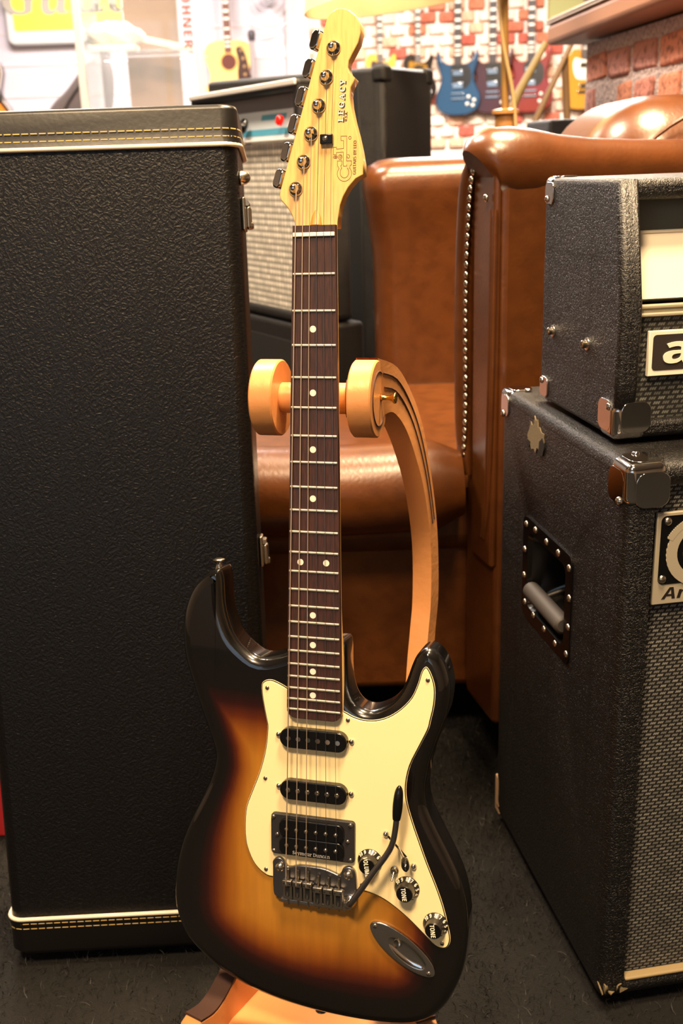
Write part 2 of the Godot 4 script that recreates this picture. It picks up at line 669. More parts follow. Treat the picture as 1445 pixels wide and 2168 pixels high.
# ---------------------------------------------------------------- the electric guitar (millimetres, nut at the origin, neck along y)
const G_BASIS := Basis(Vector3(0.9629, 0.0119, 0.2695), Vector3(0.0366, 0.984, -0.1744), Vector3(-0.2673, 0.1778, 0.9471))
const G_AT := Vector3(-0.0174, 0.9043, -1.0234)
const BODY := [-107.4, -329.8, -122.9, -338.5, -134.7, -350.4, -143.1, -368.6, -147.5, -389.2, -147.5, -411.7, -144.3, -432.0, -137.6, -454.4, -129.6, -478.8, -121.7, -501.0, -114.8, -522.0, -113.8, -535.8, -118.9, -555.1, -128.8, -577.4, -143.9, -607.7, -155.4, -638.0, -161.7, -667.9, -163.3, -695.0, -159.5, -719.0, -148.7, -741.9, -131.7, -759.1, -109.8, -775.3, -83.2, -788.1, -52.0, -797.5, -16.4, -803.4, 19.9, -806.2, 58.3, -806.3, 92.6, -802.7, 116.7, -794.3, 134.1, -778.1, 146.7, -754.5, 155.1, -727.2, 158.3, -693.9, 157.1, -666.3, 151.0, -639.5, 139.7, -613.6, 126.2, -587.9, 116.0, -566.4, 112.3, -550.9, 112.5, -535.1, 117.1, -510.0, 125.3, -484.7, 132.4, -463.5, 135.7, -439.1, 132.6, -419.8, 125.9, -405.2, 116.2, -397.2, 108.7, -397.8, 101.4, -404.9, 96.2, -416.2, 91.0, -432.0, 84.6, -445.7, 73.9, -457.9, 58.6, -466.0, 45.3, -465.1, 36.3, -457.1, 31.3, -442.3, 29.7, -424.3, 29.0, -402.2, 23.0, -395.6, -10.0, -402.0, -38.2, -415.3, -61.8, -420.5, -78.1, -412.0, -91.9, -397.1, -100.0, -372.9, -101.6, -350.3, -102.9, -337.3]
const PG := [-57.8, -458.6, -58.4, -448.8, -57.0, -443.9, -52.0, -441.0, -45.3, -440.9, -34.2, -445.4, -29.6, -447.8, -10.0, -455.0, 15.0, -462.0, 30.0, -467.2, 38.7, -471.3, 49.6, -473.6, 62.4, -472.8, 75.3, -467.8, 87.8, -458.4, 98.3, -445.7, 104.3, -431.2, 107.3, -420.3, 110.3, -414.8, 113.5, -414.5, 117.7, -421.5, 121.4, -433.9, 121.2, -450.9, 117.8, -468.4, 115.5, -477.9, 107.3, -495.9, 98.1, -516.5, 94.2, -536.6, 95.1, -554.1, 101.2, -575.5, 108.9, -596.8, 116.8, -618.0, 125.6, -639.0, 133.5, -660.5, 139.2, -682.3, 141.6, -695.5, 139.6, -703.8, 134.3, -706.9, 125.6, -704.9, 112.6, -693.2, 97.2, -679.5, 81.9, -668.3, 68.6, -661.1, 55.4, -657.3, 44.2, -656.8, 0.0, -656.0, -44.6, -655.4, -57.0, -652.6, -67.5, -643.3, -74.2, -630.0, -77.6, -616.7, -78.1, -597.9, -76.0, -579.3, -68.9, -560.1, -60.8, -538.5, -54.8, -515.0, -52.3, -492.4, -53.4, -483.4, -55.7, -471.5]
const HEAD := [-21.2, 7.0, -21.7, 12.4, -24.2, 19.2, -28.4, 26.1, -35.3, 33.7, -36.5, 37.9, -35.7, 42.7, -30.0, 61.5, -15.8, 108.3, 0.0, 161.0, 9.5, 192.7, 10.6, 195.3, 13.5, 198.7, 18.5, 201.5, 24.4, 201.9, 31.3, 199.6, 37.3, 194.3, 41.2, 187.1, 42.1, 179.7, 39.9, 170.8, 34.6, 161.7, 31.1, 155.8, 30.0, 150.2, 31.6, 145.5, 37.2, 140.1, 33.0, 132.5, 32.0, 125.2, 33.0, 115.9, 36.0, 102.8, 39.8, 89.6, 43.0, 76.4, 45.2, 64.2, 45.5, 54.2, 38.2, 50.4, 31.2, 43.1, 26.2, 34.9, 23.2, 27.3, 21.7, 18.8, 20.9, 7.0]

func half_width(y: float) -> float:
	return 20.65 + 7.35 * (-y) / 466.2

func burst_texture(outline: PackedVector2Array) -> ImageTexture:
	var w := 148
	var h := 200
	var im := Image.create(w, h, false, Image.FORMAT_RGBF)
	var pts := outline
	var stops := [0.0, 0.36, 0.5, 0.62, 0.78, 0.98, 1.3]
	var cols := [Color(0.0025, 0.0022, 0.002), Color(0.004, 0.0025, 0.002), Color(0.02, 0.003, 0.002), Color(0.085, 0.015, 0.003), Color(0.24, 0.072, 0.006), Color(0.38, 0.15, 0.015), Color(0.44, 0.195, 0.024)]
	for j in h:
		var y := -320.0 - (j + 0.5) * 2.5
		for i in w:
			var x := -185.0 + (i + 0.5) * 2.5
			var q := Vector2(x, y)
			var d := 1e9
			for k in pts.size():
				var a := pts[k]
				var c := pts[(k + 1) % pts.size()]
				var e := c - a
				var t := clampf((q - a).dot(e) / e.length_squared(), 0, 1)
				d = minf(d, (a + e * t - q).length_squared())
			d = sqrt(d)
			# the dyed rim is narrow at the waist, wide round the lower bout, and fills the horns
			var wide := lerpf(46.0, 82.0, smoothstep(-560.0, -690.0, y))
			var v := minf(d / wide, (-418.0 - y + absf(x + 20.0) * 0.05) / 110.0)
			v = minf(v, (y + 814.0) / 100.0)
			var c2: Color = cols[0]
			for k in 6:
				if v >= stops[k]:
					c2 = cols[k].lerp(cols[k + 1], clampf((v - stops[k]) / (stops[k + 1] - stops[k]), 0, 1))
			im.set_pixel(i, j, c2)
	im.resize(w * 4, h * 4, Image.INTERPOLATE_CUBIC)
	var out := Image.create(w * 4, h * 4, false, Image.FORMAT_RGB8)
	var n := FastNoiseLite.new()
	n.seed = 4
	n.frequency = 0.03
	n.fractal_octaves = 4
	for j in h * 4:
		for i in w * 4:
			var c := im.get_pixel(i, j)
			var f := 1.0 + 0.13 * n.get_noise_2d(i * 1.6, j * 0.16)
			out.set_pixel(i, j, Color(clampf(c.r * f, 0, 1), clampf(c.g * f, 0, 1), clampf(c.b, 0, 1)).linear_to_srgb())
	return ImageTexture.create_from_image(out)

func screw_mesh(r: float) -> ArrayMesh:
	var b = nb()
	b.lathe([Vector2(0, -0.6), Vector2(r, -0.6), Vector2(r, 0.1), Vector2(r * 0.8, r * 0.3), Vector2(r * 0.4, r * 0.45), Vector2(0, r * 0.5)], 14, false, 2)
	var d = nb()
	for k in 2:
		d.box(Vector3(0, 0, r * 0.42), Vector3(r * 0.55, r * 0.13, r * 0.12) if k else Vector3(r * 0.13, r * 0.55, r * 0.12))
	var am = ArrayMesh.new()
	am.add_surface_from_arrays(Mesh.PRIMITIVE_TRIANGLES, b.arrays())
	am.surface_set_material(0, m.nickel)
	am.add_surface_from_arrays(Mesh.PRIMITIVE_TRIANGLES, d.arrays())
	am.surface_set_material(1, m.slot)
	return am

func v3(x: float, y: float, z: float) -> Vector3:
	return Vector3(x, y, z) * mm

func turned(x: float, y: float, z: float, deg: float) -> Transform3D:
	return Transform3D(Basis(Vector3.BACK, deg_to_rad(deg)), v3(x, y, z))

func capsule(cx: float, cy: float, hw: float, hh: float) -> PackedVector2Array:
	return rrect(hw, hh, hh - 0.01, Vector2(cx, cy), 8)

func guitar() -> void:
	mm = 0.001
	var t = thing("electric_guitar", "three-tone sunburst electric guitar with cream pickguard standing on a gold stand", "guitar", Transform3D(G_BASIS.orthonormalized(), G_AT))
	# body
	var out = smooth(pv2(BODY), 3)
	var b = nb()
	b.prism(out, -54.0, -9.5, 11.0, 11.0, 6)
	m.burst = mat(Color.WHITE, 0.24, 0.0, {"coat": 1.0, "coat_rough": 0.03})
	m.burst.albedo_texture = burst_texture(pv2(BODY))
	part("body", b, m.burst, t, true, "sunburst body, black rim to amber middle")
	# neck
	b = nb()
	var rings = []
	for y in [7.0, -10.0, -120.0, -240.0, -360.0, -392.0, -412.0, -440.0, -470.0]:
		var hw = half_width(y) + 0.5
		var dp = 16.0 + 3.0 * (-y) / 360.0
		var q = PackedVector3Array()
		var sq = smoothstep(-375.0, -415.0, y)
		for k in 17:
			var a = PI * k / 16
			var rnd = Vector2(cos(a) * hw, -5.0 - sin(a) * dp)
			var bx = Vector2(clampf(cos(a) * 1.6, -1, 1) * hw, -5.0 - clampf(sin(a) * 1.9, 0, 1) * 20.5)
			var e = rnd.lerp(bx, sq)
			q.append(Vector3(e.x, y, e.y))
		rings.append(q)
	b.loft(rings)
	part("neck", b, m.maple, t)
	b = nb()
	b.prism(pv2(HEAD), -22.0, -8.0, 0.9, 0.9, 2)
	part("headstock", b, m.maple, t)
	# little volute from the fretboard down to the headstock face
	b = nb()
	var sc = [Vector3(0, 24, -8.6), Vector3(0, 17, -7.4), Vector3(0, 9, -5.6)]
	b.tube(sc, [1.2, 4.4, 5.6], 14, 0.4, Vector3.RIGHT)
	part("truss_rod_plug", b, mat(rgb(206, 140, 66), 0.4), t)
	# fretboard
	b = nb()
	var fb = PackedVector2Array()
	var e0 = 476.0
	for y in [8.6, -e0 + 12.0]:
		fb.append(Vector2(-half_width(y) - 0.6, y))
	for k in 6:
		var a = PI + PI / 2 * (k + 1) / 6
		fb.append(Vector2(-half_width(-e0) - 0.6 + 10 + cos(a) * 10, -e0 + 10 + sin(a) * 10))
	for k in 6:
		var a = -PI / 2 + PI / 2 * k / 6
		fb.append(Vector2(half_width(-e0) + 0.6 - 10 + cos(a) * 10, -e0 + 10 + sin(a) * 10))
	for y in [-e0 + 12.0, 8.6]:
		fb.append(Vector2(half_width(y) + 0.6, y))
	b.prism(fb, -5.2, 0.0, 0.5, 0.0, 2)
	part("fretboard", b, m.rosewood, t, false, "dark rosewood fretboard")
	b = nb()
	b.rbox(Vector3(0, 0, 0.6), Vector3(20.4, 1.9, 1.4), 0.5, 2)
	part("nut", b, m.bone, t, false, "white bone nut")
	for n in range(1, 23):
		var y = -648.0 * (1.0 - pow(2.0, -n / 12.0))
		b = nb()
		b.rbox(Vector3(0, y, 0.35), Vector3(half_width(y) - 0.2, 1.25, 0.95), 0.9, 3)
		part("fret", b, m.fretwire, t)
	for d in [[-0.9, -87.8], [-0.9, -148.3], [-0.9, -203.0], [-0.9, -251.0], [-13.8, -314.7], [12.7, -314.4], [-0.9, -367.9], [-0.9, -398.3], [-0.9, -425.6], [-0.9, -450.3]]:
		b = nb()
		b.lathe([Vector2(0, -0.8), Vector2(3.2, -0.8), Vector2(3.2, 0.06), Vector2(0, 0.09)], 20, true, 2)
		b.p = Transform3D(Basis(), v3(d[0], d[1], 0)) * b.p
		part("inlay_dot", b, m.pearl, t)
	# tuners
	var posts = [[16.6, 167.3], [9.6, 142.2], [2.4, 117.3], [-5.2, 92.6], [-12.4, 67.5], [-20.2, 43.2]]
	var ferrule = nb()
	ferrule.lathe([Vector2(0, -8.2), Vector2(7.0, -8.2), Vector2(7.0, -6.8), Vector2(6.2, -5.6), Vector2(4.6, -4.2), Vector2(3.6, -3.6), Vector2(3.2, -1.0), Vector2(2.6, -0.4), Vector2(2.4, 1.6), Vector2(3.0, 2.2), Vector2(2.4, 3.0), Vector2(0, 3.2)], 24, false, 2)
	var fm = ferrule.mesh()
	var kn = nb()
	var kp = rrect(6.6, 9.2, 5.2)
	kn.prism(kp, -4.8, 4.8, 2.0, 2.0, 3)
	var km = kn.mesh()
	var sh = nb()
	sh.cyl(Vector3(0, 0, -24), Vector3(-16, 9, -24), 2.4, 2.4, 10)
	sh.rbox(Vector3(2, 0, -25), Vector3(7, 8, 3.2), 1.5, 2)
	var sm = sh.mesh()
	for d in posts:
		var tu = put("tuner", fm, m.chrome, t, v3(d[0], d[1], 0))
		put("housing", sm, m.chrome, tu, Vector3.ZERO)
		put("button", km, m.chrome, tu, v3(-20.0, 12.2, -23.5), Basis(Vector3.BACK, deg_to_rad(-16)) * Basis(Vector3.UP, deg_to_rad(-38)))
	# string tree
	b = nb()
	b.rbox(Vector3(10.7, 86.7, -5.6), Vector3(6.2, 4.4, 2.3), 0.8, 2)
	var tree = part("string_tree", b, m.black, t)
	put("screw", screw_mesh(2.7), null, tree, v3(9.6, 86.9, -3.6))
	# strings: post, nut, saddle
	var nx = [-17.6, -10.6, -3.8, 3.1, 10.1, 17.0]
	var sx = [-28.6, -17.6, -6.8, 4.3, 15.0, 26.0]
	var sr = [0.64, 0.54, 0.42, 0.3, 0.26, 0.22]
	for k in 6:
		var po: Array = posts[5 - k]
		b = nb()
		var path = [Vector3(po[0] + 3.0, po[1], 0.6)]
		if k > 3:
			path.append(Vector3(nx[k] + (-0.4 if k == 4 else -1.6), 86.0, -4.6))
		path.append_array([Vector3(nx[k], 1.0, 2.1), Vector3(nx[k], -1.0, 2.15), Vector3(sx[k], -653.0, 5.2), Vector3(sx[k], -658.0, 2.0)])
		b.tube(path, [sr[k]], 8)
		part("string", b, m.bronze if k < 3 else m.steel, t)
	# pickguard of three plies
	var pg = smooth(pv2(PG), 3)
	b = nb()
	b.prism(pg, -9.6, -9.0, 0.0, 0.0)
	var guard = part("pickguard", b, m.cream, t, false, "cream three-ply pickguard")
	b = nb()
	b.prism(Mb.inset(ccw(pg), 0.45), -9.1, -8.3, 0.0, 0.0)
	part("black_ply", b, m.black, guard)
	b = nb()
	b.prism(Mb.inset(ccw(pg), 1.3), -8.4, -7.2, 0.4, 0.0, 2)
	part("cream_ply", b, m.cream, guard)
	var scr = screw_mesh(2.3)
	for d in [[114.3, -426.7], [33.7, -475.2], [-51.8, -449.1], [-54.5, -546.5], [-54.4, -646.8], [49.5, -649.9], [133.4, -701.0]]:
		put("screw", scr, null, guard, v3(d[0], d[1], -7.0))
	# single-coil pickups
	var psc = nb()
	psc.lathe([Vector2(0, -3), Vector2(2.9, -3), Vector2(2.9, 0), Vector2(2.2, 1.5), Vector2(0.9, 1.9), Vector2(0.0, 1.2)], 14, false, 2)
	var pm = psc.mesh()
	for w in 2:
		var cy: float = [-497.6, -553.0][w]
		b = nb()
		b.prism(capsule(-0.9, cy, 35.6, 10.4), -7.4, 0.6, 1.2, 0.0, 3)
		var pu = part("pickup", b, m.black, t, false, ["black single-coil neck pickup with flush magnets", "black single-coil middle pickup with raised screws"][w])
		for k in 6:
			b = nb()
			if w == 0:
				b.lathe([Vector2(0, -1), Vector2(2.5, -1), Vector2(2.5, 0.75), Vector2(0, 0.75)], 16, true, 2)
				b.p = Transform3D(Basis(), v3(-26.8 + k * 10.35, cy - 0.2, 0)) * b.p
				part("pole_piece", b, mat([rgb(96, 88, 86), rgb(120, 110, 106), rgb(84, 84, 82), rgb(104, 92, 86), rgb(150, 136, 128), rgb(140, 146, 154)][k], 0.4, 0.7), pu)
			else:
				b.lathe([Vector2(0, -1), Vector2(2.5, -1), Vector2(2.5, 1.9), Vector2(1.9, 2.3), Vector2(1.2, 2.3), Vector2(1.1, 1.0), Vector2(0, 1.0)], 16, true, 2)
				b.p = Transform3D(Basis(), v3(-27.0 + k * 10.35, cy, 0)) * b.p
				part("pole_piece", b, m.nickel, pu)
		for d in [-39.6, 37.8]:
			put("screw", pm, m.chrome, pu, v3(d, cy + 0.3, -6.4))
	# humbucker in its ring
	b = nb()
	b.prism(rrect(44.8, 22.2, 4.0, Vector2(-2.4, -603.6)), -7.4, -2.6, 1.2, 0.0, 3)
	var hb = part("humbucker", b, m.ring, t, false, "black humbucking pickup in a charcoal ring")
	for k in 2:
		b = nb()
		b.prism(rrect(34.6, 9.6, 7.0, Vector2(-2.8, [-594.6, -614.0][k])), -3.0, 0.8, 1.0, 0.0, 3)
		part("coil", b, m.black, hb)
		for j in 6:
			b = nb()
			b.lathe([Vector2(0, -1), Vector2(2.3, -1), Vector2(2.3, 1.2), Vector2(1.6, 1.9), Vector2(0, 2.1)], 16, false, 2)
			b.p = Transform3D(Basis(), v3(-29.0 + j * 10.5, [-595.6, -613.2][k], 0.4)) * b.p
			part("pole_piece", b, m.nickel, hb)
	for d in [[-44.1, -585.1], [38.0, -584.8], [38.2, -622.2], [-44.0, -622.4], [-40.1, -604.0], [35.2, -602.7]]:
		put("screw", scr, null, hb, v3(d[0], d[1], -2.2))
	text("maker_print", "Seymour Duncan", ["Droid Serif"], 400, 0.0035, m.printgrey, hb, turned(-2.6, -620.2, 0.9, 0), 0.0002, 1.0)
	# bridge
	var plate = pv2([-45.6, -641.1, -45.6, -635.0, -42.6, -631.1, -37.4, -630.4, -33.1, -633.3, -30.5, -637.7, -27.1, -639.0, -17.7, -636.0, -3.2, -635.3, 10.3, -636.0, 20.4, -638.9, 25.4, -640.3, 28.3, -636.9, 30.4, -632.4, 35.4, -630.4, 40.3, -631.8, 43.7, -637.3, 44.6, -654.4, 44.0, -668.0, 38.9, -674.0, 30.0, -674.9, -35.0, -675.0, -41.2, -673.4, -45.0, -668.7])
	b = nb()
	b.prism(smooth(plate, 3), -7.0, -3.2, 1.0, 0.0, 3)
	var br = part("bridge", b, m.steel, t, false, "chrome tremolo bridge")
	for d in [[-37.2, -639.7], [36.1, -638.6]]:
		b = nb()
		b.lathe([Vector2(0, -4), Vector2(4.9, -4), Vector2(4.9, -1.2), Vector2(4.0, 0.6), Vector2(2.2, 1.2), Vector2(1.9, 1.2), Vector2(1.7, -1.4), Vector2(0, -1.4)], 20, false, 2)
		b.p = Transform3D(Basis(), v3(d[0], d[1], 0)) * b.p
		part("pivot_post", b, m.nickel, br)
	for k in 6:
		var x: float = [-27.8, -17.0, -6.2, 4.8, 15.8, 26.8][k]
		var oy: float = [0.0, 0.0, 0.0, -3.2, -3.2, -3.2][k]
		b = nb()
		b.rbox(Vector3(x, -653.4 + oy, 1.6), Vector3(5.0, 3.2, 3.0), 0.9, 2)
		b.rbox(Vector3(x, -663.0 + oy, -0.2), Vector3(5.0, 9.4, 2.4), 0.9, 2)
		b.cyl(Vector3(x, -650 + oy, -0.5), Vector3(x, -640 + oy, -0.5), 1.1, 1.1, 8)
		var d = nb()
		d.prism(capsule2(x, -662.6 + oy, 2.4, 6.4), 1.9, 2.5, 0, 0)
		for s in [-1, 1]:
			d.cyl(Vector3(x + s * 3.1, -653.6 + oy, 4.4), Vector3(x + s * 3.1, -653.6 + oy, 4.9), 1.0, 1.0, 8)
		var e = nb()
		e.tube([Vector3(x, -664.0 + oy, 2.4), Vector3(x, -668.0 + oy, 2.7)], [1.1], 8)
		e.tube([Vector3(x, -671.5, -1.0), Vector3(x, -679.5, -2.6)], [1.4, 1.2], 8)
		part2("saddle", [[b, m.nickel], [d, m.dark], [e, m.nickel]], br)
	b = nb()
	b.rbox(Vector3(-1.2, -676.0, -3.6), Vector3(35.2, 2.4, 2.0), 0.8, 2)
	part("rear_lip", b, m.chrome, br)
	# tremolo arm
	b = nb()
	b.tube(smooth3([Vector3(37.5, -668, 0), Vector3(40.5, -664, 9), Vector3(45, -657.5, 13), Vector3(66.5, -623.1, 14), Vector3(80.0, -602, 14), Vector3(86.0, -588.0, 14), Vector3(88.7, -570.2, 14), Vector3(89.3, -560, 14)], 5), [3.1], 14)
	var arm = part("tremolo_arm", b, m.steel, t)
	b = nb()
	b.tube(smooth3([Vector3(89.2, -564.5, 14), Vector3(89.8, -556, 14), Vector3(90.5, -546.1, 14), Vector3(91.4, -535, 14), Vector3(91.9, -528.8, 14)], 4), [3.9, 4.2, 4.5, 4.7, 4.9, 5.0, 5.1, 5.1, 5.0, 4.9, 4.7, 4.4, 4.0, 3.4, 2.6, 1.6, 0.5], 16)
	part("arm_tip", b, m.black, arm)
	b = nb()
	b.lathe([Vector2(0, -4), Vector2(7.4, -4), Vector2(7.4, -1), Vector2(5.6, 1.0), Vector2(5.2, 4.0), Vector2(4.0, 5.0), Vector2(0, 5.2)], 20, false, 2)
	b.p = Transform3D(Basis(), v3(37.5, -668.0, 0)) * b.p
	part("arm_socket", b, m.chrome, arm)
	# knobs with their print
	var kd = [[57.8, -622.4, "VOLUME"], [96.6, -646.6, "TONE"], [126.4, -681.4, "TONE"]]
	for d in kd:
		b = nb()
		b.lathe([Vector2(0, -7.3), Vector2(12.9, -7.3), Vector2(12.9, -6.4), Vector2(9.3, -2.2), Vector2(8.6, 5.8), Vector2(8.2, 6.4), Vector2(0, 6.4)], 40, true, 2)
		var kb = put("knob", b.mesh(), m.knobskirt, t, v3(d[0], d[1], 0))
		b = nb()
		b.lathe([Vector2(0, 6.2), Vector2(8.0, 6.2), Vector2(7.8, 6.6), Vector2(0, 6.6)], 32, true, 2)
		part("cap", b, m.black, kb)
		text("knob_print", d[2], ["Droid Sans"], 700, 0.0046, m.print, kb, turned(-0.6, 0, 6.7, -82), 0.0002, 0.82)
		var q = 0
		for nmb in ["10", "9", "8", "7", "6", "5", "4", "3"]:
			var a = deg_to_rad(142.0 - q * 27.0)
			var out_dir = Vector3(cos(a), sin(a), 0)
			var slope = Vector3(out_dir.x * 4.2, out_dir.y * 4.2, 3.6).normalized()
			var up = (Vector3(0, 0, 1) - slope * slope.z).normalized() * -1.0
			var rt = up.cross(slope)
			var bs = Basis(rt, up, slope)
			text("knob_print", nmb, ["Droid Sans"], 700, 0.004, m.print, kb, Transform3D(bs, v3(out_dir.x * 11.2, out_dir.y * 11.2, -4.1)), 0.0002, 0.8)
			q += 1
	# switches
	b = nb()
	b.prism(pv2([75.6, -594.2, 77.4, -592.9, 96.2, -612.6, 94.4, -613.9]), -7.3, -7.1)
	var sw = part("selector_switch", b, m.dark, t)
	b = nb()
	b.tube([Vector3(86, -603, -9), Vector3(95.5, -611.5, 2)], [1.1, 0.9], 8)
	part("lever", b, m.nickel, sw)
	b = nb()
	b.tube(smooth3([Vector3(95, -611, 1), Vector3(96.4, -613.0, 4.5), Vector3(98.0, -615.5, 9), Vector3(99.4, -618, 13)], 3), [2.6, 3.4, 3.8, 4.1, 4.2, 4.2, 4.1, 3.6, 2.6, 1.2], 16)
	part("tip", b, m.black, sw)
	var rs = nb()
	rs.lathe([Vector2(0, -1), Vector2(3.2, -1), Vector2(3.2, 0), Vector2(2.5, 1.9), Vector2(1.0, 2.7), Vector2(0, 2.8)], 16, false, 2)
	var rm = rs.mesh()
	for d in [[74.1, -591.0], [103.1, -621.8]]:
		put("screw", rm, m.chrome, sw, v3(d[0], d[1], -6.4))
	b = nb()
	b.lathe([Vector2(0, -7.3), Vector2(4.2, -7.3), Vector2(4.2, -5.4), Vector2(3.0, -4.9), Vector2(3.0, -1.4), Vector2(0, -1.4)], 12, true, 2)
	b.p = Transform3D(Basis(), v3(83.6, -628.0, 0)) * b.p
	var ms = part("mini_switch", b, m.nickel, t)
	b = nb()
	b.tube([Vector3(83.6, -628.5, -2), Vector3(83.2, -634.5, 5.0)], [0.9, 1.3], 10)
	part("lever", b, m.nickel, ms)
	# jack plate: flat oval with a scooped cup
	b = nb()
	var c0 = Vector2(92.5, -714.2)
	var ax = Vector2(66.9, -47.0).normalized()
	var ay = Vector2(-ax.y, ax.x)
	var r0 = PackedVector3Array()
	var r1 = PackedVector3Array()
	var r1b = PackedVector3Array()
	var cup = []
	for k in 48:
		var a = TAU * k / 48
		var lx = cos(a) * 41.0
		var ly = sin(a) * (14.6 if cos(a) > -0.2 else 14.6) * pow(absf(sin(a)), 0.1)
		var q = c0 + ax * lx + ay * ly
		r0.append(Vector3(q.x, q.y, -9.6))
		r1b.append(Vector3(q.x, q.y, -7.2))
		q = c0 + ax * lx * 0.985 + ay * ly * 0.96
		r1.append(Vector3(q.x, q.y, -6.4))
	var prof = [[1.0, 0.0], [0.95, -0.6], [0.82, -1.9], [0.6, -2.7], [0.3, -2.9], [0.02, -2.95]]
	var rr = [r0, r1b, r1]
	for e in prof:
		var ring = PackedVector3Array()
		for k in 48:
			var a = TAU * k / 48
			var lx: float = 6.0 + cos(a) * 24.0 * e[0]
			var ly: float = sin(a) * 9.8 * e[0]
			var q = c0 + ax * lx + ay * ly
			ring.append(Vector3(q.x, q.y, -6.4 + e[1]))
		rr.append(ring)
	b.loft(rr, false, true)
	var jk = part("jack_plate", b, m.chrome, t, false, "boat-shaped chrome jack plate")
	for d in [[63.7, -692.6], [120.4, -736.4]]:
		put("screw", screw_mesh(3.0), null, jk, v3(d[0], d[1], -6.8))
	b = nb()
	b.lathe([Vector2(4.6, -2), Vector2(4.6, 1.4), Vector2(3.2, 2.0), Vector2(3.0, -1)], 20, true, 2)
	b.p = Transform3D(Basis(ay3(ay), deg_to_rad(0)) * Basis(Vector3(ay.x, ay.y, 0), deg_to_rad(-34)), v3(87.6, -707.6, -6.2)) * b.p
	var so = part("socket", b, m.nickel, jk)
	b = nb()
	b.lathe([Vector2(0, 0.2), Vector2(3.1, 0.2), Vector2(3.1, 0.5), Vector2(0, 0.5)], 16, true, 2)
	b.p = Transform3D(Basis(Vector3(ay.x, ay.y, 0), deg_to_rad(-34)), v3(87.6, -707.6, -6.2)) * b.p
	part("socket_hole", b, m.dark, so)
	# strap buttons
	var sb = nb()
	sb.lathe([Vector2(0, -2), Vector2(5.6, -2), Vector2(4.6, 1.5), Vector2(3.2, 4.5), Vector2(3.4, 7.5), Vector2(6.6, 9.6), Vector2(6.6, 10.6), Vector2(4.0, 11.6), Vector2(0, 11.8)], 24, false, 1)
	var sbm = sb.mesh()
	put("strap_button", sbm, m.nickel, t, v3(-112.6, -334.0, -33), Basis(Vector3.BACK, deg_to_rad(4)))
	put("strap_button", sbm, m.nickel, t, v3(-0.8, -804.0, -32), Basis(Vector3.BACK, PI))
	# headstock lettering
	for e in [[25.0, 120.3, -7.9], [25.35, 120.15, -7.88], [25.65, 120.0, -7.86], [24.25, 121.15, -7.89], [24.5, 120.8, -7.75]]:
		text("headstock_lettering", "LEGACY", ["Droid Serif"], 700, 0.005, m.print if e[2] > -7.8 else m.inkblack, t, turned(e[0], e[1], e[2], 86.5), 0.0002, 1.12, 9)
	text("headstock_lettering", "U.S.A.", ["Droid Sans"], 700, 0.0024, m.inkblack, t, turned(28.8, 106.6, -7.8, 86.5), 0.0002, 0.9, 2)
	text("headstock_lettering", "GUITARS BY LEO", ["Droid Sans"], 500, 0.0029, m.ink, t, turned(37.3, 69.6, -7.8, 89.0), 0.0002, 1.0, 1)
	headstock_emblem(t)
	mm = 1.0

func ay3(v: Vector2) -> Vector3:
	return Vector3(v.x, v.y, 0).normalized()

func ccw(p: PackedVector2Array) -> PackedVector2Array:
	if Geometry2D.is_polygon_clockwise(p):
		p = p.duplicate()
		p.reverse()
	# is_polygon_clockwise judges in a y-down frame, so check by area as well
	var a = 0.0
	for i in p.size():
		a += p[i].cross(p[(i + 1) % p.size()])
	if a < 0.0:
		p.reverse()
	return p

func capsule2(cx: float, cy: float, hw: float, hh: float) -> PackedVector2Array:
	return rrect(hw, hh, hw - 0.01, Vector2(cx, cy), 6)

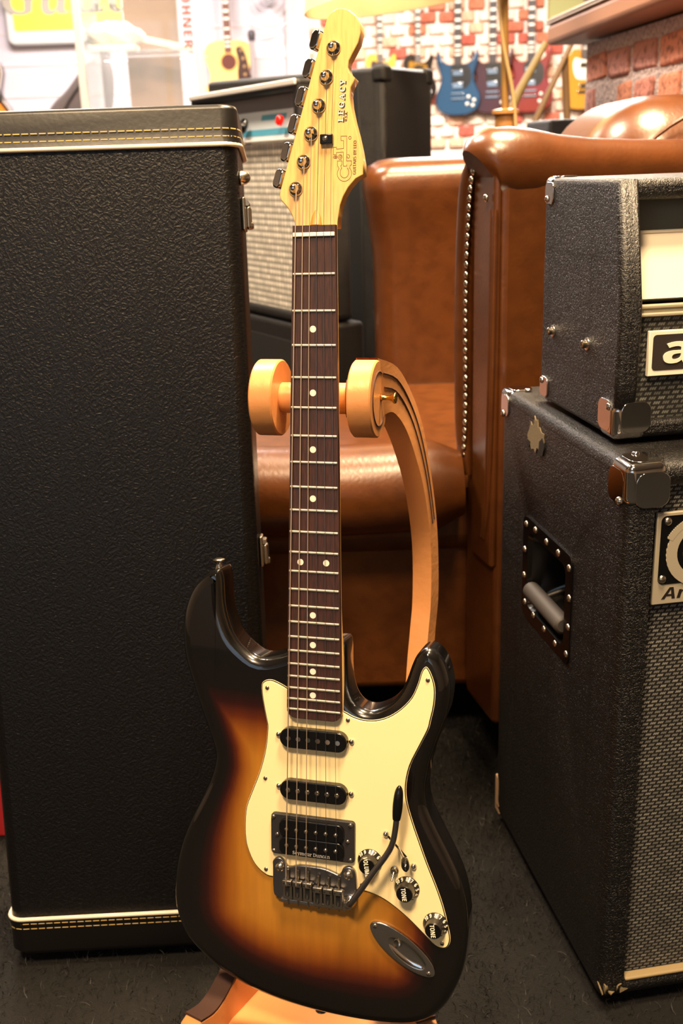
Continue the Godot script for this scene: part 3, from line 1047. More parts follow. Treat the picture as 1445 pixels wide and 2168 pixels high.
# outlined letters of the maker's emblem, drawn as thin raised ink lines
func headstock_emblem(t: Node) -> void:
	var lines = []
	# the L, lying on its back: long stem with serifs
	lines.append([24.0, 89.3, 29.6, 89.1, 29.6, 74.2, 29.4, 71.6, 29.4, 66.9, 34.1, 66.8, 34.2, 63.2, 32.8, 62.6, 32.2, 60.0])
	lines.append([24.0, 89.3, 24.0, 85.4, 26.4, 85.2, 26.4, 78.2, 19.6, 77.9, 19.6, 79.6, 16.7, 79.7, 16.7, 73.1, 19.6, 73.0, 19.6, 74.8, 26.2, 75.0, 26.4, 62.3, 29.6, 62.2, 29.6, 63.4])
	# the G: open ring
	var ring = []
	for k in 25:
		var a = deg_to_rad(40.0 - k * 260.0 / 24.0)
		ring.append_array([27.4 + cos(a) * 6.9, 55.6 + sin(a) * 7.0])
	lines.append(ring)
	ring = []
	for k in 25:
		var a = deg_to_rad(52.0 - k * 284.0 / 24.0)
		ring.append_array([27.4 + cos(a) * 4.2, 56.6 + sin(a) * 4.9])
	lines.append(ring)
	lines.append([22.2, 60.2, 20.7, 63.0, 20.7, 67.2, 25.0, 67.2, 25.0, 63.6, 23.8, 62.8, 24.6, 60.6])
	# the small ampersand of two loops and a curl
	for lp in [[18.6, 70.8, 2.0, 1.3], [23.2, 70.6, 1.9, 2.2], [23.4, 70.8, 0.9, 1.0], [18.7, 70.8, 0.9, 0.5]]:
		ring = []
		for k in 15:
			var a = TAU * k / 14
			ring.append_array([lp[0] + cos(a) * lp[2], lp[1] + sin(a) * lp[3]])
		lines.append(ring)
	ring = []
	for k in 14:
		var a = deg_to_rad(120.0 - k * 24.0)
		ring.append_array([30.9 + cos(a) * (1.7 - k * 0.06), 70.6 + sin(a) * (1.9 - k * 0.06)])
	lines.append(ring)
	ring = []
	for k in 13:
		var a = TAU * k / 12
		ring.append_array([32.5 + cos(a) * 1.3, 87.4 + sin(a) * 1.3])
	lines.append(ring)
	var b = nb()
	for l in lines:
		var p = pv2(l)
		for i in p.size() - 1:
			var a = p[i]
			var c = p[i + 1]
			var d = (c - a).normalized()
			var n = Vector2(-d.y, d.x) * 0.2
			a -= d * 0.15
			c += d * 0.15
			b.prism(PackedVector2Array([a - n, c - n, c + n, a + n]), -8.1, -7.85)
	part("headstock_emblem", b, m.ink, t)

# ---------------------------------------------------------------- the stand that holds it
func guitar_stand() -> void:
	var t = thing("guitar_stand", "gold painted wooden guitar stand with round scrolls cradling the sunburst guitar", "guitar stand")
	xfm = Transform3D(G_BASIS.orthonormalized(), G_AT)
	mm = 0.001
	# cross bar and round end discs
	var yc = -155.0
	var zc = -44.0
	var b = nb()
	b.cyl(Vector3(-50, yc, zc), Vector3(40, yc, zc), 15.5, 15.5, 32)
	part("cross_bar", b, m.goldpaint, t)
	b = nb()
	disc(b, -70.0, -46.0, yc, zc)
	part("end_disc", b, m.goldpaint, t)
	# right side: disc running out into the curved arm, one piece of bent wood
	b = nb()
	disc(b, 30.0, 54.0, yc, zc)
	part("scroll_disc", b, m.goldpaint, t)
	var oe = smooth3([Vector3(53, -115, -41), Vector3(62, -124, -90), Vector3(67, -151, -140), Vector3(73, -188, -175), Vector3(78, -244, -205), Vector3(82, -313, -230), Vector3(83, -389, -240), Vector3(81, -434, -236), Vector3(80, -482, -226), Vector3(81, -562, -205), Vector3(82, -660, -165), Vector3(82, -740, -120), Vector3(82, -800, -80)], 4)
	var ie = smooth3([Vector3(54, -172, -70), Vector3(60, -170, -84), Vector3(66, -186, -112), Vector3(71, -216, -142), Vector3(76, -262, -176), Vector3(79, -326, -205), Vector3(79, -392, -213), Vector3(77, -432, -211), Vector3(75, -478, -204), Vector3(76, -556, -184), Vector3(78, -652, -145), Vector3(78, -732, -100), Vector3(78, -794, -60)], 4)
	b = nb()
	var rings = []
	for i in oe.size():
		var w = 22.0
		var o: Vector3 = oe[i]
		var n: Vector3 = ie[i]
		rings.append(PackedVector3Array([o, n, n - Vector3(w, 0, 0), o - Vector3(w, 0, 0)]))
	# four flat sides
	for j in 4:
		var k = (j + 1) % 4
		b.grp += 1
		for i in rings.size() - 1:
			b.quad(rings[i][k], rings[i][j], rings[i + 1][j], rings[i + 1][k])
	part("curved_arm", b, m.goldpaint, t)
	# carved lines on the outer face
	for s in [0.24, 0.5]:
		b = nb()
		var pts = []
		for i in range(1, 20):
			pts.append(oe[i].lerp(ie[i], s + 0.1 * i / 20.0) + Vector3(0.3, 0, 0))
		b.tube(pts, [0.9], 6)
		part("carved_line", b, m.felt, t)
	b = nb()
	var loop = []
	for k in 25:
		var a = deg_to_rad(112.0 - k * 10.5)
		loop.append(Vector3(54.1, yc + sin(a) * 27.0, zc + cos(a) * 27.0))
	b.tube(loop, [0.9], 6)
	part("carved_line", b, m.felt, t)
	b = nb()
	var long = []
	for k in 33:
		var a = TAU * k / 32
		var i = 30 + 8.0 * (1.0 - cos(a)) / 2.0
		var i0 = int(i)
		var f = 0.5 + 0.24 * sin(a)
		long.append(oe[i0].lerp(oe[mini(i0 + 1, oe.size() - 1)], i - i0).lerp(ie[i0].lerp(ie[mini(i0 + 1, ie.size() - 1)], i - i0), f) + Vector3(0.2, 0, 0))
	b.tube(long, [0.7], 6)
	part("carved_line", b, m.felt, t)
	# brass peg
	b = nb()
	b.p = PackedVector3Array()
	var peg = Transform3D(Basis(Vector3.BACK, -PI / 2), v3(54, yc + 1, zc - 8))
	var x2 = xfm
	xfm = xfm * peg
	b = nb()
	b.lathe([Vector2(0, -1), Vector2(4.2, 0), Vector2(2.4, 2.5), Vector2(2.2, 8), Vector2(3.4, 11), Vector2(5.6, 13.5), Vector2(5.6, 15.5), Vector2(4.4, 16.0), Vector2(2.6, 14.6), Vector2(0, 14.2)], 24, false, 1)
	part("brass_peg", b, m.brass, t)
	xfm = x2
	# dark leather neck pad
	b = nb()
	b.tube([Vector3(22, yc, zc + 3), Vector3(28, yc, zc + 2)], [19, 13], 20)
	part("neck_pad", b, m.felt, t)
	mm = 1.0
	xfm = Transform3D()
	# base in the room's own axes
	b = nb()
	b.rbox(Vector3(-0.042, 0.048, -0.985), Vector3(0.105, 0.011, 0.08), 0.006)
	part("base_board", b, m.goldpaint, t)
	b = nb()
	b.rbox(Vector3(-0.042, 0.02, -0.99), Vector3(0.08, 0.02, 0.06), 0.006)
	part("base_block", b, m.goldpaint, t)
	for s in 2:
		# cradle cheek: a board cut to a rising curve, splayed outwards
		var pivot = [Vector3(-0.142, 0, -0.963), Vector3(0.05, 0, -0.955)][s]
		var splay = Basis(Vector3.UP, deg_to_rad([-33.0, 20.0][s]))
		var sp = smooth(pv2([-0.085, 0.0, -0.085, 0.09, -0.03, 0.112, 0.0, 0.108, 0.026, 0.094, 0.045, 0.09, 0.066, 0.096, 0.08, 0.086, 0.082, 0.06, 0.066, 0.045, 0.02, 0.034, -0.02, 0.0]), 2)
		b = nb()
		b.xf = Transform3D(splay * Basis(Vector3(0, 0, 1), Vector3.UP, Vector3(-1, 0, 0)), pivot)
		b.prism(sp, -0.011, 0.011, 0.002, 0.002, 2)
		var ck = part("cradle_cheek", b, m.goldpaint, t)
		b = nb()
		b.xf = Transform3D(splay, pivot)
		var pr = []
		for q in smooth3([Vector3(0, 0.1125, -0.028), Vector3(0, 0.1085, 0.0), Vector3(0, 0.0945, 0.026), Vector3(0, 0.0905, 0.045), Vector3(0, 0.0965, 0.066)], 3):
			pr.append(PackedVector3Array([q + Vector3(-0.011, 0, 0), q + Vector3(0.011, 0, 0), q + Vector3(0.0105, 0.003, 0), q + Vector3(-0.0105, 0.003, 0)]))
		b.loft(pr, true, true, true)
		part("felt_pad", b, m.felt, ck)

func disc(b: Mb, x0: float, x1: float, yc: float, zc: float) -> void:
	var rings = []
	for e in [[x0, 37.0], [x0 + 1.5, 38.5], [x1 - 1.5, 38.5], [x1, 37.0]]:
		var q = PackedVector3Array()
		for k in 64:
			var a = TAU * k / 64
			q.append(Vector3(e[0], yc + sin(a) * e[1], zc + cos(a) * e[1]))
		rings.append(q)
	b.loft(rings, true, true, true, true)

# ---------------------------------------------------------------- hard guitar case leaning on the left
func guitar_case() -> void:
	var x = Vector3(0.99956, 0, -0.02967)
	var back = Vector3(-0.02967, 0, -0.99956)
	var up = (Vector3(0, cos(deg_to_rad(9.5)), 0) + back * sin(deg_to_rad(9.5))).normalized()
	var t = thing("guitar_case", "black textured hard guitar case with white piping standing upright beside the sunburst guitar", "guitar case", Transform3D(Basis(x, up, x.cross(up)), Vector3(-0.273, 0.0215, -1.101)))
	var L = 1.026
	var x0 = -0.166
	var x1 = 0.175
	var xc = (x0 + x1) / 2
	var hw = (x1 - x0) / 2
	var D = 0.125
	var b = nb()
	b.rbox(Vector3(xc, L / 2, -D / 2), Vector3(hw - 0.002, L / 2 - 0.003, D / 2 - 0.002), 0.016, 4)
	part("shell", b, m.tolex, t)
	for s in 2:
		var y0: float = [0.004, 0.986][s]
		var y1: float = [0.048, L + 0.002][s]
		b = nb()
		var rings = []
		var sections = []
		if s == 0:
			sections = [[y0 - 0.006, 0.014], [y0 - 0.003, 0.005], [y0 + 0.004, 0.0], [y1 - 0.012, 0.0], [y1, -0.002]]
		else:
			sections = [[y0, -0.002], [y0 + 0.012, 0.0], [y1 - 0.006, 0.001], [y1 - 0.001, 0.003], [y1, 0.008]]
		for e in sections:
			var q = PackedVector3Array()
			for v in rrect(hw + 0.0005 - e[1], D / 2 + 0.0005 - e[1], 0.02):
				q.append(Vector3(xc + v.x, e[0], -D / 2 - v.y))
			rings.append(q)
		b.loft(rings)
		part("end_cap", b, m.caseleather, t, false, "smooth black leather end cap")
		# white piping round the case
		var yp: float = [0.0505, 0.9835][s]
		b = nb()
		var loop = []
		for v in rrect(hw + 0.001, D / 2 + 0.001, 0.021, Vector2.ZERO, 6):
			loop.append(Vector3(xc + v.x, yp, -D / 2 - v.y))
		loop.append(loop[0])
		b.tube(loop, [0.0028], 8)
		part("piping", b, m.piping, t, false, "white piping")
		for row in 2:
			var ys: float = [0.0445 - row * 0.0065, 0.9915 + row * 0.0085][s]
			b = nb()
			var path = rrect(hw + 0.0022, D / 2 + 0.0022, 0.022, Vector2.ZERO, 6)
			var total = 0.0
			for i in path.size():
				total += path[i].distance_to(path[(i + 1) % path.size()])
			var pitch = 0.0098
			var d = 0.0
			while d < total - pitch:
				var a = along(path, d)
				var c = along(path, d + pitch * 0.78)
				var h = 0.0011
				b.quad(Vector3(xc + a.x, ys, -D / 2 - a.y), Vector3(xc + c.x, ys, -D / 2 - c.y), Vector3(xc + c.x, ys + h, -D / 2 - c.y), Vector3(xc + a.x, ys + h, -D / 2 - a.y))
				d += pitch
			var st = part("stitching", b, m.thread, t, false, "tan double stitching")
			st.set_meta("kind", "stuff")
	# side hardware
	b = nb()
	b.lathe([Vector2(0, -0.002), Vector2(0.0085, -0.002), Vector2(0.0085, 0.001), Vector2(0.0075, 0.006), Vector2(0.005, 0.0095), Vector2(0.002, 0.0112), Vector2(0, 0.0115)], 24)
	put("stud", b.mesh(), m.nickel, t, Vector3(x1 - 0.001, 0.949, -0.022), Basis(Vector3.BACK, -PI / 2))
	var lt = nb()
	lt.rbox(Vector3(0, 0, 0), Vector3(0.0025, 0.019, 0.013), 0.002, 2)
	lt.rbox(Vector3(0.005, -0.004, 0.001), Vector3(0.0035, 0.013, 0.0085), 0.003, 2)
	lt.cyl(Vector3(0.004, 0.012, -0.01), Vector3(0.004, 0.012, 0.01), 0.003, 0.003, 10)
	lt.rbox(Vector3(0.0075, -0.013, 0.001), Vector3(0.003, 0.004, 0.006), 0.0025, 2)
	var lm = lt.mesh()
	put("latch", lm, m.nickel, t, Vector3(x1 + 0.001, 0.908, -0.028))
	put("latch", lm, m.nickel, t, Vector3(x1 + 0.001, 0.505, -0.04))

func along(path: PackedVector2Array, d: float) -> Vector2:
	for i in path.size():
		var a = path[i]
		var c = path[(i + 1) % path.size()]
		var l = a.distance_to(c)
		if d <= l:
			return a.lerp(c, d / maxf(l, 1e-6))
		d -= l
	return path[0]

const AMP_BASIS := Basis(Vector3(0.98672, 0, -0.16246), Vector3.UP, Vector3(0.16246, 0, 0.98672))

func rivet_mesh(r: float) -> ArrayMesh:
	var b = nb()
	b.lathe([Vector2(0, -r * 0.3), Vector2(r, -r * 0.3), Vector2(r, 0), Vector2(r * 0.8, r * 0.35), Vector2(r * 0.4, r * 0.55), Vector2(0, r * 0.6)], 14)
	return b.mesh()

# chrome corner: three rounded faces that wrap a box corner; s gives which way the box lies from the corner
func corner_mesh(s: Vector3, size := 0.042) -> ArrayMesh:
	var b = nb()
	var h = size / 2
	b.rbox(s * (h - 0.0015), Vector3(h, h, h), 0.0085, 4)
	# rounded tongues that lap on to each neighbouring face
	for ax in 3:
		var o = s
		o[ax] = 0.0
		var u = Vector3.ZERO
		u[(ax + 1) % 3] = 1.0
		var v = Vector3.ZERO
		v[(ax + 2) % 3] = 1.0
		var c = s * (h - 0.0015) + o * size * 0.12
		c[ax] = s[ax] * -0.0004
		b.xf = Transform3D(Basis(u, v, u.cross(v)), c)
		b.prism(rrect(h * 0.84, h * 0.84, h * 0.5), -0.0014, 0.0014, 0.0008, 0.0008, 2)
	b.xf = Transform3D()
	return b.mesh()

# ---------------------------------------------------------------- speaker cabinet on the right
func speaker_cabinet() -> void:
	var t = thing("speaker_cabinet", "large worn black bass speaker cabinet with silver grille cloth standing on the carpet", "speaker cabinet", Transform3D(AMP_BASIS, Vector3(0.296, 0.02, -0.995)))
	var W = 0.62
	var H = 0.655
	var D = 0.4
	var xl = -0.012
	# left side panel with the handle opening
	var b = nb()
	var hole = rrect(0.066, 0.053, 0.012, Vector2(-0.2135, 0.4415))
	var rings = []
	for e in [[hole, 0.02], [hole, xl]]:
		rings.append(zy(e[0], e[1]))
	var r = 0.017
	for k in 5:
		var a = PI / 2 * k / 4
		rings.append(zy(side_outline(D, H, r * (1 - sin(a))), xl + r * (1 - cos(a))))
	rings.append(zy(side_outline(D, H, 0.0), xl + 0.03))
	b.loft(rings, false, false)
	part("side_panel", b, m.amptolex, t)
	b = nb()
	b.rbox(Vector3((W + xl) / 2, H - 0.0125, -D / 2), Vector3((W - xl) / 2, 0.0125, D / 2), 0.011, 4)
	b.rbox(Vector3((W + xl) / 2, 0.0125, -D / 2), Vector3((W - xl) / 2, 0.0125, D / 2), 0.011, 4)
	b.rbox(Vector3(W - 0.0125, H / 2, -D / 2), Vector3(0.0125, H / 2, D / 2), 0.011, 4)
	b.rbox(Vector3(xl + 0.014, H / 2, -0.02), Vector3(0.0135, H / 2 - 0.004, 0.0198), 0.012, 4)
	b.box(Vector3(W / 2, H / 2, -D + 0.01), Vector3(W / 2 - 0.01, H / 2 - 0.01, 0.008))
	part("shell", b, m.amptolex, t)
	b = nb()
	b.box(Vector3(W / 2, H / 2, -0.02), Vector3(W / 2 - 0.014, H / 2 - 0.018, 0.006))
	part("grille_cloth", b, clothmat(2, 14.0), t, false, "silver and black woven grille cloth")
	b = nb()
	b.rbox(Vector3(W / 2, 0.024, -0.006), Vector3(W / 2 - 0.02, 0.0025, 0.006), 0.002, 2)
	part("grille_strip", b, mat(rgb(150, 132, 98), 0.5), t, false, "worn tan strip under the grille")
	# handle
	b = nb()
	rings = [zy(rrect(0.083, 0.069, 0.012, Vector2(-0.2135, 0.4415)), xl - 0.0002), zy(rrect(0.083, 0.069, 0.012, Vector2(-0.2135, 0.4415)), xl - 0.0014), zy(rrect(0.0645, 0.0515, 0.012, Vector2(-0.2135, 0.4415)), xl - 0.0014), zy(rrect(0.062, 0.049, 0.012, Vector2(-0.2135, 0.4415)), xl + 0.004), zy(rrect(0.05, 0.036, 0.012, Vector2(-0.2135, 0.45)), xl + 0.052)]
	b.loft(rings, false, true, true, true)
	var hd = part("handle_dish", b, m.glossblack, t, false, "recessed black metal carrying handle")
	b = nb()
	b.tube([Vector3(xl + 0.002, 0.414, -0.272), Vector3(xl + 0.002, 0.414, -0.27), Vector3(xl + 0.002, 0.414, -0.158), Vector3(xl + 0.002, 0.414, -0.156)], [0.008, 0.0115, 0.0115, 0.008], 18)
	part("grip", b, m.rubber, hd, false, "grey rubber grip")
	var rv = rivet_mesh(0.0046)
	var left = Basis(Vector3.BACK, PI / 2)
	for d in [[-285, 500], [-252, 503], [-213, 501], [-174, 501], [-289, 464], [-289, 428], [-284, 392], [-251, 387], [-212, 385], [-174, 383], [-138, 386], [-135, 422], [-135, 459], [-139, 495]]:
		put("rivet", rv, m.nickel, hd, Vector3(xl - 0.0014, d[1] * 0.001, d[0] * 0.001), left)
	# torn covering with bare wood
	b = nb()
	b.p = PackedVector3Array()
	var torn = pv2([-0.292, 0.616, -0.287, 0.608, -0.281, 0.606, -0.277, 0.6015, -0.268, 0.604, -0.262, 0.6, -0.257, 0.6085, -0.25, 0.607, -0.247, 0.6155, -0.24, 0.614, -0.231, 0.621, -0.236, 0.6255, -0.234, 0.631, -0.243, 0.6305, -0.25, 0.636, -0.254, 0.633, -0.257, 0.644, -0.262, 0.641, -0.268, 0.646, -0.269, 0.636, -0.276, 0.632, -0.28, 0.636, -0.285, 0.626])
	b.xf = Transform3D(Basis(Vector3(0, 0, 1), Vector3.UP, Vector3(-1, 0, 0)), Vector3(xl - 0.0004, 0, 0))
	b.prism(torn, -0.002, 0.0006)
	part("torn_patch", b, m.tornwood, t, false, "torn covering showing bare wood")
	b = nb()
	b.xf = Transform3D(Basis(Vector3(0, 0, 1), Vector3.UP, Vector3(-1, 0, 0)), Vector3(xl - 0.0008, 0, 0))
	b.prism(pv2([-0.25, 0.600, -0.236, 0.603, -0.23, 0.617, -0.238, 0.625, -0.248, 0.618]), -0.002, 0.0008)
	part("torn_hole", b, m.dark, t)
	b = nb()
	b.xf = Transform3D(Basis(Vector3(0, 0, 1), Vector3.UP, Vector3(-1, 0, 0)), Vector3(xl - 0.0008, 0, 0))
	b.prism(pv2([-0.294, 0.604, -0.284, 0.602, -0.28, 0.61, -0.29, 0.612]), -0.002, 0.0008)
	part("torn_hole", b, m.dark, t)
	# corners
	var cs = {"f": [Vector3(xl, H, 0), Vector3(1, -1, -1)], "r": [Vector3(xl, H, -D), Vector3(1, -1, 1)]}
	for k in cs:
		var cn = put("corner_cap", corner_mesh(cs[k][1], 0.044 if k == "f" else 0.034), m.chrome, t, cs[k][0])
		cn.set_meta("label", "chrome corner cap")
		put("rivet", rv, m.chrome, cn, Vector3(-0.0025, -0.04 if k == "f" else -0.032, cs[k][1].z * 0.016), left)
		put("rivet", rv, m.chrome, cn, Vector3(0.024, 0.0022, cs[k][1].z * 0.038))
	# broken lower corners
	b = nb()
	var rng = RandomNumberGenerator.new()
	rng.seed = 3
	for k in 9:
		var c = Vector3(xl + rng.randf_range(0.002, 0.028), rng.randf_range(0.002, 0.03), rng.randf_range(-0.008, 0.002))
		b.xf = Transform3D(Basis.from_euler(Vector3(rng.randf() * 3, rng.randf() * 3, rng.randf() * 3)), c)
		b.prism(pv2([-0.007, -0.004, 0.008, -0.005, 0.005, 0.006]), -0.0008, 0.0008)
	part("broken_corner", b, m.tornwood, t, false, "splintered lower front corner")
	b = nb()
	b.rbox(Vector3(xl + 0.004, 0.032, -D + 0.012), Vector3(0.004, 0.03, 0.01), 0.002, 2)
	part("broken_corner", b, mat(rgb(190, 160, 128), 0.7), t, false, "bare wooden lower rear corner")
	# feet
	for q in [[0.05, -0.05], [0.05, -0.35], [0.57, -0.05], [0.57, -0.35]]:
		b = nb()
		b.lathe([Vector2(0, -0.02), Vector2(0.018, -0.02), Vector2(0.022, 0.004), Vector2(0, 0.004)], 16)
		put("foot", b.mesh(), m.black, t, Vector3(q[0], 0, q[1]))
	# maker's badge
	b = nb()
	b.rbox(Vector3(0.0745, 0.551, -0.009), Vector3(0.0500, 0.0505, 0.0025), 0.001, 2)
	var bd = part("badge", b, m.badge, t, false, "brushed metal badge with a ringed letter")
	b = nb()
	b.prism(rrect(0.0455, 0.0375, 0.006, Vector2(0.0745, 0.5605)), -0.0066, -0.006)
	part("badge_field", b, m.black, bd)
	b = nb()
	ring_flat(b, Vector2(0.0745, 0.557), 0.0385, 0.0265, -0.0062, -0.0052, 0, TAU)
	ring_flat(b, Vector2(0.0745, 0.557), 0.0195, 0.006, -0.0062, -0.0052, 0, TAU)
	ring_flat(b, Vector2(0.0745, 0.5535), 0.0435, 0.0365, -0.0062, -0.005, deg_to_rad(25), deg_to_rad(152))
	b.box(Vector3(0.1075, 0.545, -0.0057), Vector3(0.0055, 0.025, 0.0005))
	part("badge_letter", b, m.badge, bd)
	var it = Transform3D(Basis(Vector3(1, 0, 0), Vector3(0.25, 1, 0), Vector3(0, 0, 1)), Vector3(0.075, 0.5122, -0.0065))
	text("badge_script", "Ampeg", ["Droid Sans"], 700, 0.0125, m.inkblack, bd, it, 0.0006, 1.35)
	for q in [[0.036, 0.592], [0.034, 0.529]]:
		put("screw", rv, m.nickel, bd, Vector3(q[0], q[1], -0.006), Basis(Vector3.RIGHT, PI / 2))

func side_outline(D: float, H: float, ins: float) -> PackedVector2Array:
	return rrect(D / 2 - ins, H / 2 - ins, 0.022 - ins * 0.5, Vector2(-D / 2, H / 2))

func zy(p: PackedVector2Array, x: float) -> PackedVector3Array:
	var o = PackedVector3Array()
	for v in p:
		o.append(Vector3(x, v.y, v.x))
	return o

func ring_flat(b: Mb, c: Vector2, r1: float, r0: float, z0: float, z1: float, a0: float, a1: float) -> void:
	var n = 40
	var full = a1 - a0 > TAU - 0.01
	for i in n:
		var a = a0 + (a1 - a0) * i / n
		var e = a0 + (a1 - a0) * (i + 1) / n
		var p = [c + Vector2(cos(a), sin(a)) * r0, c + Vector2(cos(a), sin(a)) * r1, c + Vector2(cos(e), sin(e)) * r1, c + Vector2(cos(e), sin(e)) * r0]
		b.prism(PackedVector2Array(p), z0, z1)
	if full:
		return

# ---------------------------------------------------------------- amplifier head on the cabinet
func amp_head() -> void:
	var t = thing("amplifier_head", "black amplifier head with cream front panel standing on the worn speaker cabinet", "amplifier", Transform3D(AMP_BASIS, Vector3(0.287, 0.681, -1.082)))
	var W = 0.6
	var prof = pv2([0.008, 0.0, 0.012, 0.06, 0.014, 0.118, 0.013, 0.142, -0.012, 0.262, -0.215, 0.262, -0.215, 0.0])
	for x in [0.0, W - 0.023]:
		var b = nb()
		b.xf = Transform3D(Basis(Vector3(0, 0, 1), Vector3.UP, Vector3(-1, 0, 0)), Vector3(x, 0, 0))
		b.prism(prof, -0.023, 0.0, 0.008, 0.004, 4)
		part("side_panel", b, m.amptolex, t)
	var b = nb()
	b.rbox(Vector3(W / 2, 0.2515, -0.114), Vector3(W / 2 - 0.008, 0.0105, 0.1), 0.008, 3)
	b.rbox(Vector3(W / 2, 0.0095, -0.1), Vector3(W / 2 - 0.008, 0.0095, 0.11), 0.006, 3)
	b.box(Vector3(W / 2, 0.13, -0.208), Vector3(W / 2 - 0.015, 0.125, 0.005))
	part("shell", b, m.amptolex, t)
	# sloped control panel in its recess
	var sl = Transform3D(Basis(Vector3.RIGHT, deg_to_rad(-24.0)), Vector3(W / 2, 0.142, -0.016))
	b = nb()
	b.xf = sl
	b.box(Vector3(0, 0.053, -0.004), Vector3(W / 2 - 0.021, 0.054, 0.004))
	var fp = part("front_panel", b, m.ampgrey, t, false, "sloped control panel, grey above and cream below")
	b = nb()
	b.xf = sl
	b.box(Vector3(0, 0.034, 0.0012), Vector3(W / 2 - 0.022, 0.0345, 0.0012))
	part("cream_plate", b, m.ampwhite, fp)
	b = nb()
	b.xf = sl
	b.rbox(Vector3(0, 0.0712, 0.001), Vector3(W / 2 - 0.022, 0.0022, 0.002), 0.001, 1)
	part("trim_strip", b, m.ampwhite, fp)
	b = nb()
	b.rbox(Vector3(W / 2, 0.1285, 0.0015), Vector3(W / 2 - 0.022, 0.0018, 0.003), 0.001, 1)
	part("trim_strip", b, m.badge, t)
	b = nb()
	b.rbox(Vector3(W / 2, 0.1365, -0.002), Vector3(W / 2 - 0.022, 0.0018, 0.004), 0.001, 1)
	part("trim_strip", b, m.badge, t)
	b = nb()
	b.box(Vector3(W / 2, 0.132, -0.004), Vector3(W / 2 - 0.021, 0.006, 0.004))
	part("panel_sill", b, m.ampgrey, t)
	b = nb()
	b.box(Vector3(W / 2, 0.07, -0.006), Vector3(W / 2 - 0.021, 0.056, 0.005))
	part("grille_cloth", b, clothmat(1, 12.0), t, false, "dark woven grille cloth with pale dashes")
	b = nb()
	b.rbox(Vector3(W / 2, 0.0135, 0.0), Vector3(W / 2 - 0.023, 0.0018, 0.003), 0.001, 1)
	part("trim_strip", b, mat(rgb(150, 136, 112), 0.5), t)
	# name plate
	b = nb()
	b.rbox(Vector3(0.035 + 0.13, 0.0885, 0.003), Vector3(0.13, 0.0235, 0.0025), 0.0006, 1)
	var pl = part("name_plate", b, m.ampwhite, t, false, "cream bordered name plate with lowercase lettering")
	b = nb()
	b.prism(rrect(0.1255, 0.0185, 0.004, Vector2(0.165, 0.0895)), 0.0054, 0.006)
	part("plate_field", b, mat(rgb(52, 46, 42), 0.4), pl)
	text("plate_lettering", "ampeg", ["Droid Sans"], 700, 0.0285, m.ampwhite, pl, Transform3D(Basis(), Vector3(0.152, 0.0915, 0.0064)), 0.0012, 1.6)
	# chrome corners, rivets and side screws
	var left = Basis(Vector3.BACK, PI / 2)
	var rv = rivet_mesh(0.0042)
	for e in [[Vector3(0.0, 0.0, 0.009), Vector3(1, 1, -1), 0.04], [Vector3(0, 0, -0.215), Vector3(1, 1, 1), 0.03], [Vector3(0, 0.262, -0.215), Vector3(1, -1, 1), 0.03]]:
		var cn = put("corner_cap", corner_mesh(e[1], e[2]), m.chrome, t, e[0])
		cn.set_meta("label", "chrome corner cap")
		put("rivet", rv, m.chrome, cn, Vector3(-0.0022, e[1].y * (e[2] - 0.006), e[1].z * 0.012), left)
	for q in [[-0.176, 0.088], [-0.072, 0.089]]:
		b = nb()
		b.lathe([Vector2(0, -0.002), Vector2(0.0075, -0.001), Vector2(0.007, 0.001), Vector2(0.0045, 0.0015), Vector2(0.0045, 0.006), Vector2(0.0035, 0.007), Vector2(0.002, 0.007), Vector2(0.002, 0.004), Vector2(0, 0.004)], 16, true)
		put("side_bolt", b.mesh(), m.nickel, t, Vector3(0, q[1], q[0]), left)
	for q in [[0.05, -0.03], [0.05, -0.18], [0.55, -0.03], [0.55, -0.18]]:
		b = nb()
		b.lathe([Vector2(0, -0.006), Vector2(0.012, -0.006), Vector2(0.013, 0.002), Vector2(0, 0.002)], 14)
		put("foot", b.mesh(), m.black, t, Vector3(q[0], 0, q[1]))

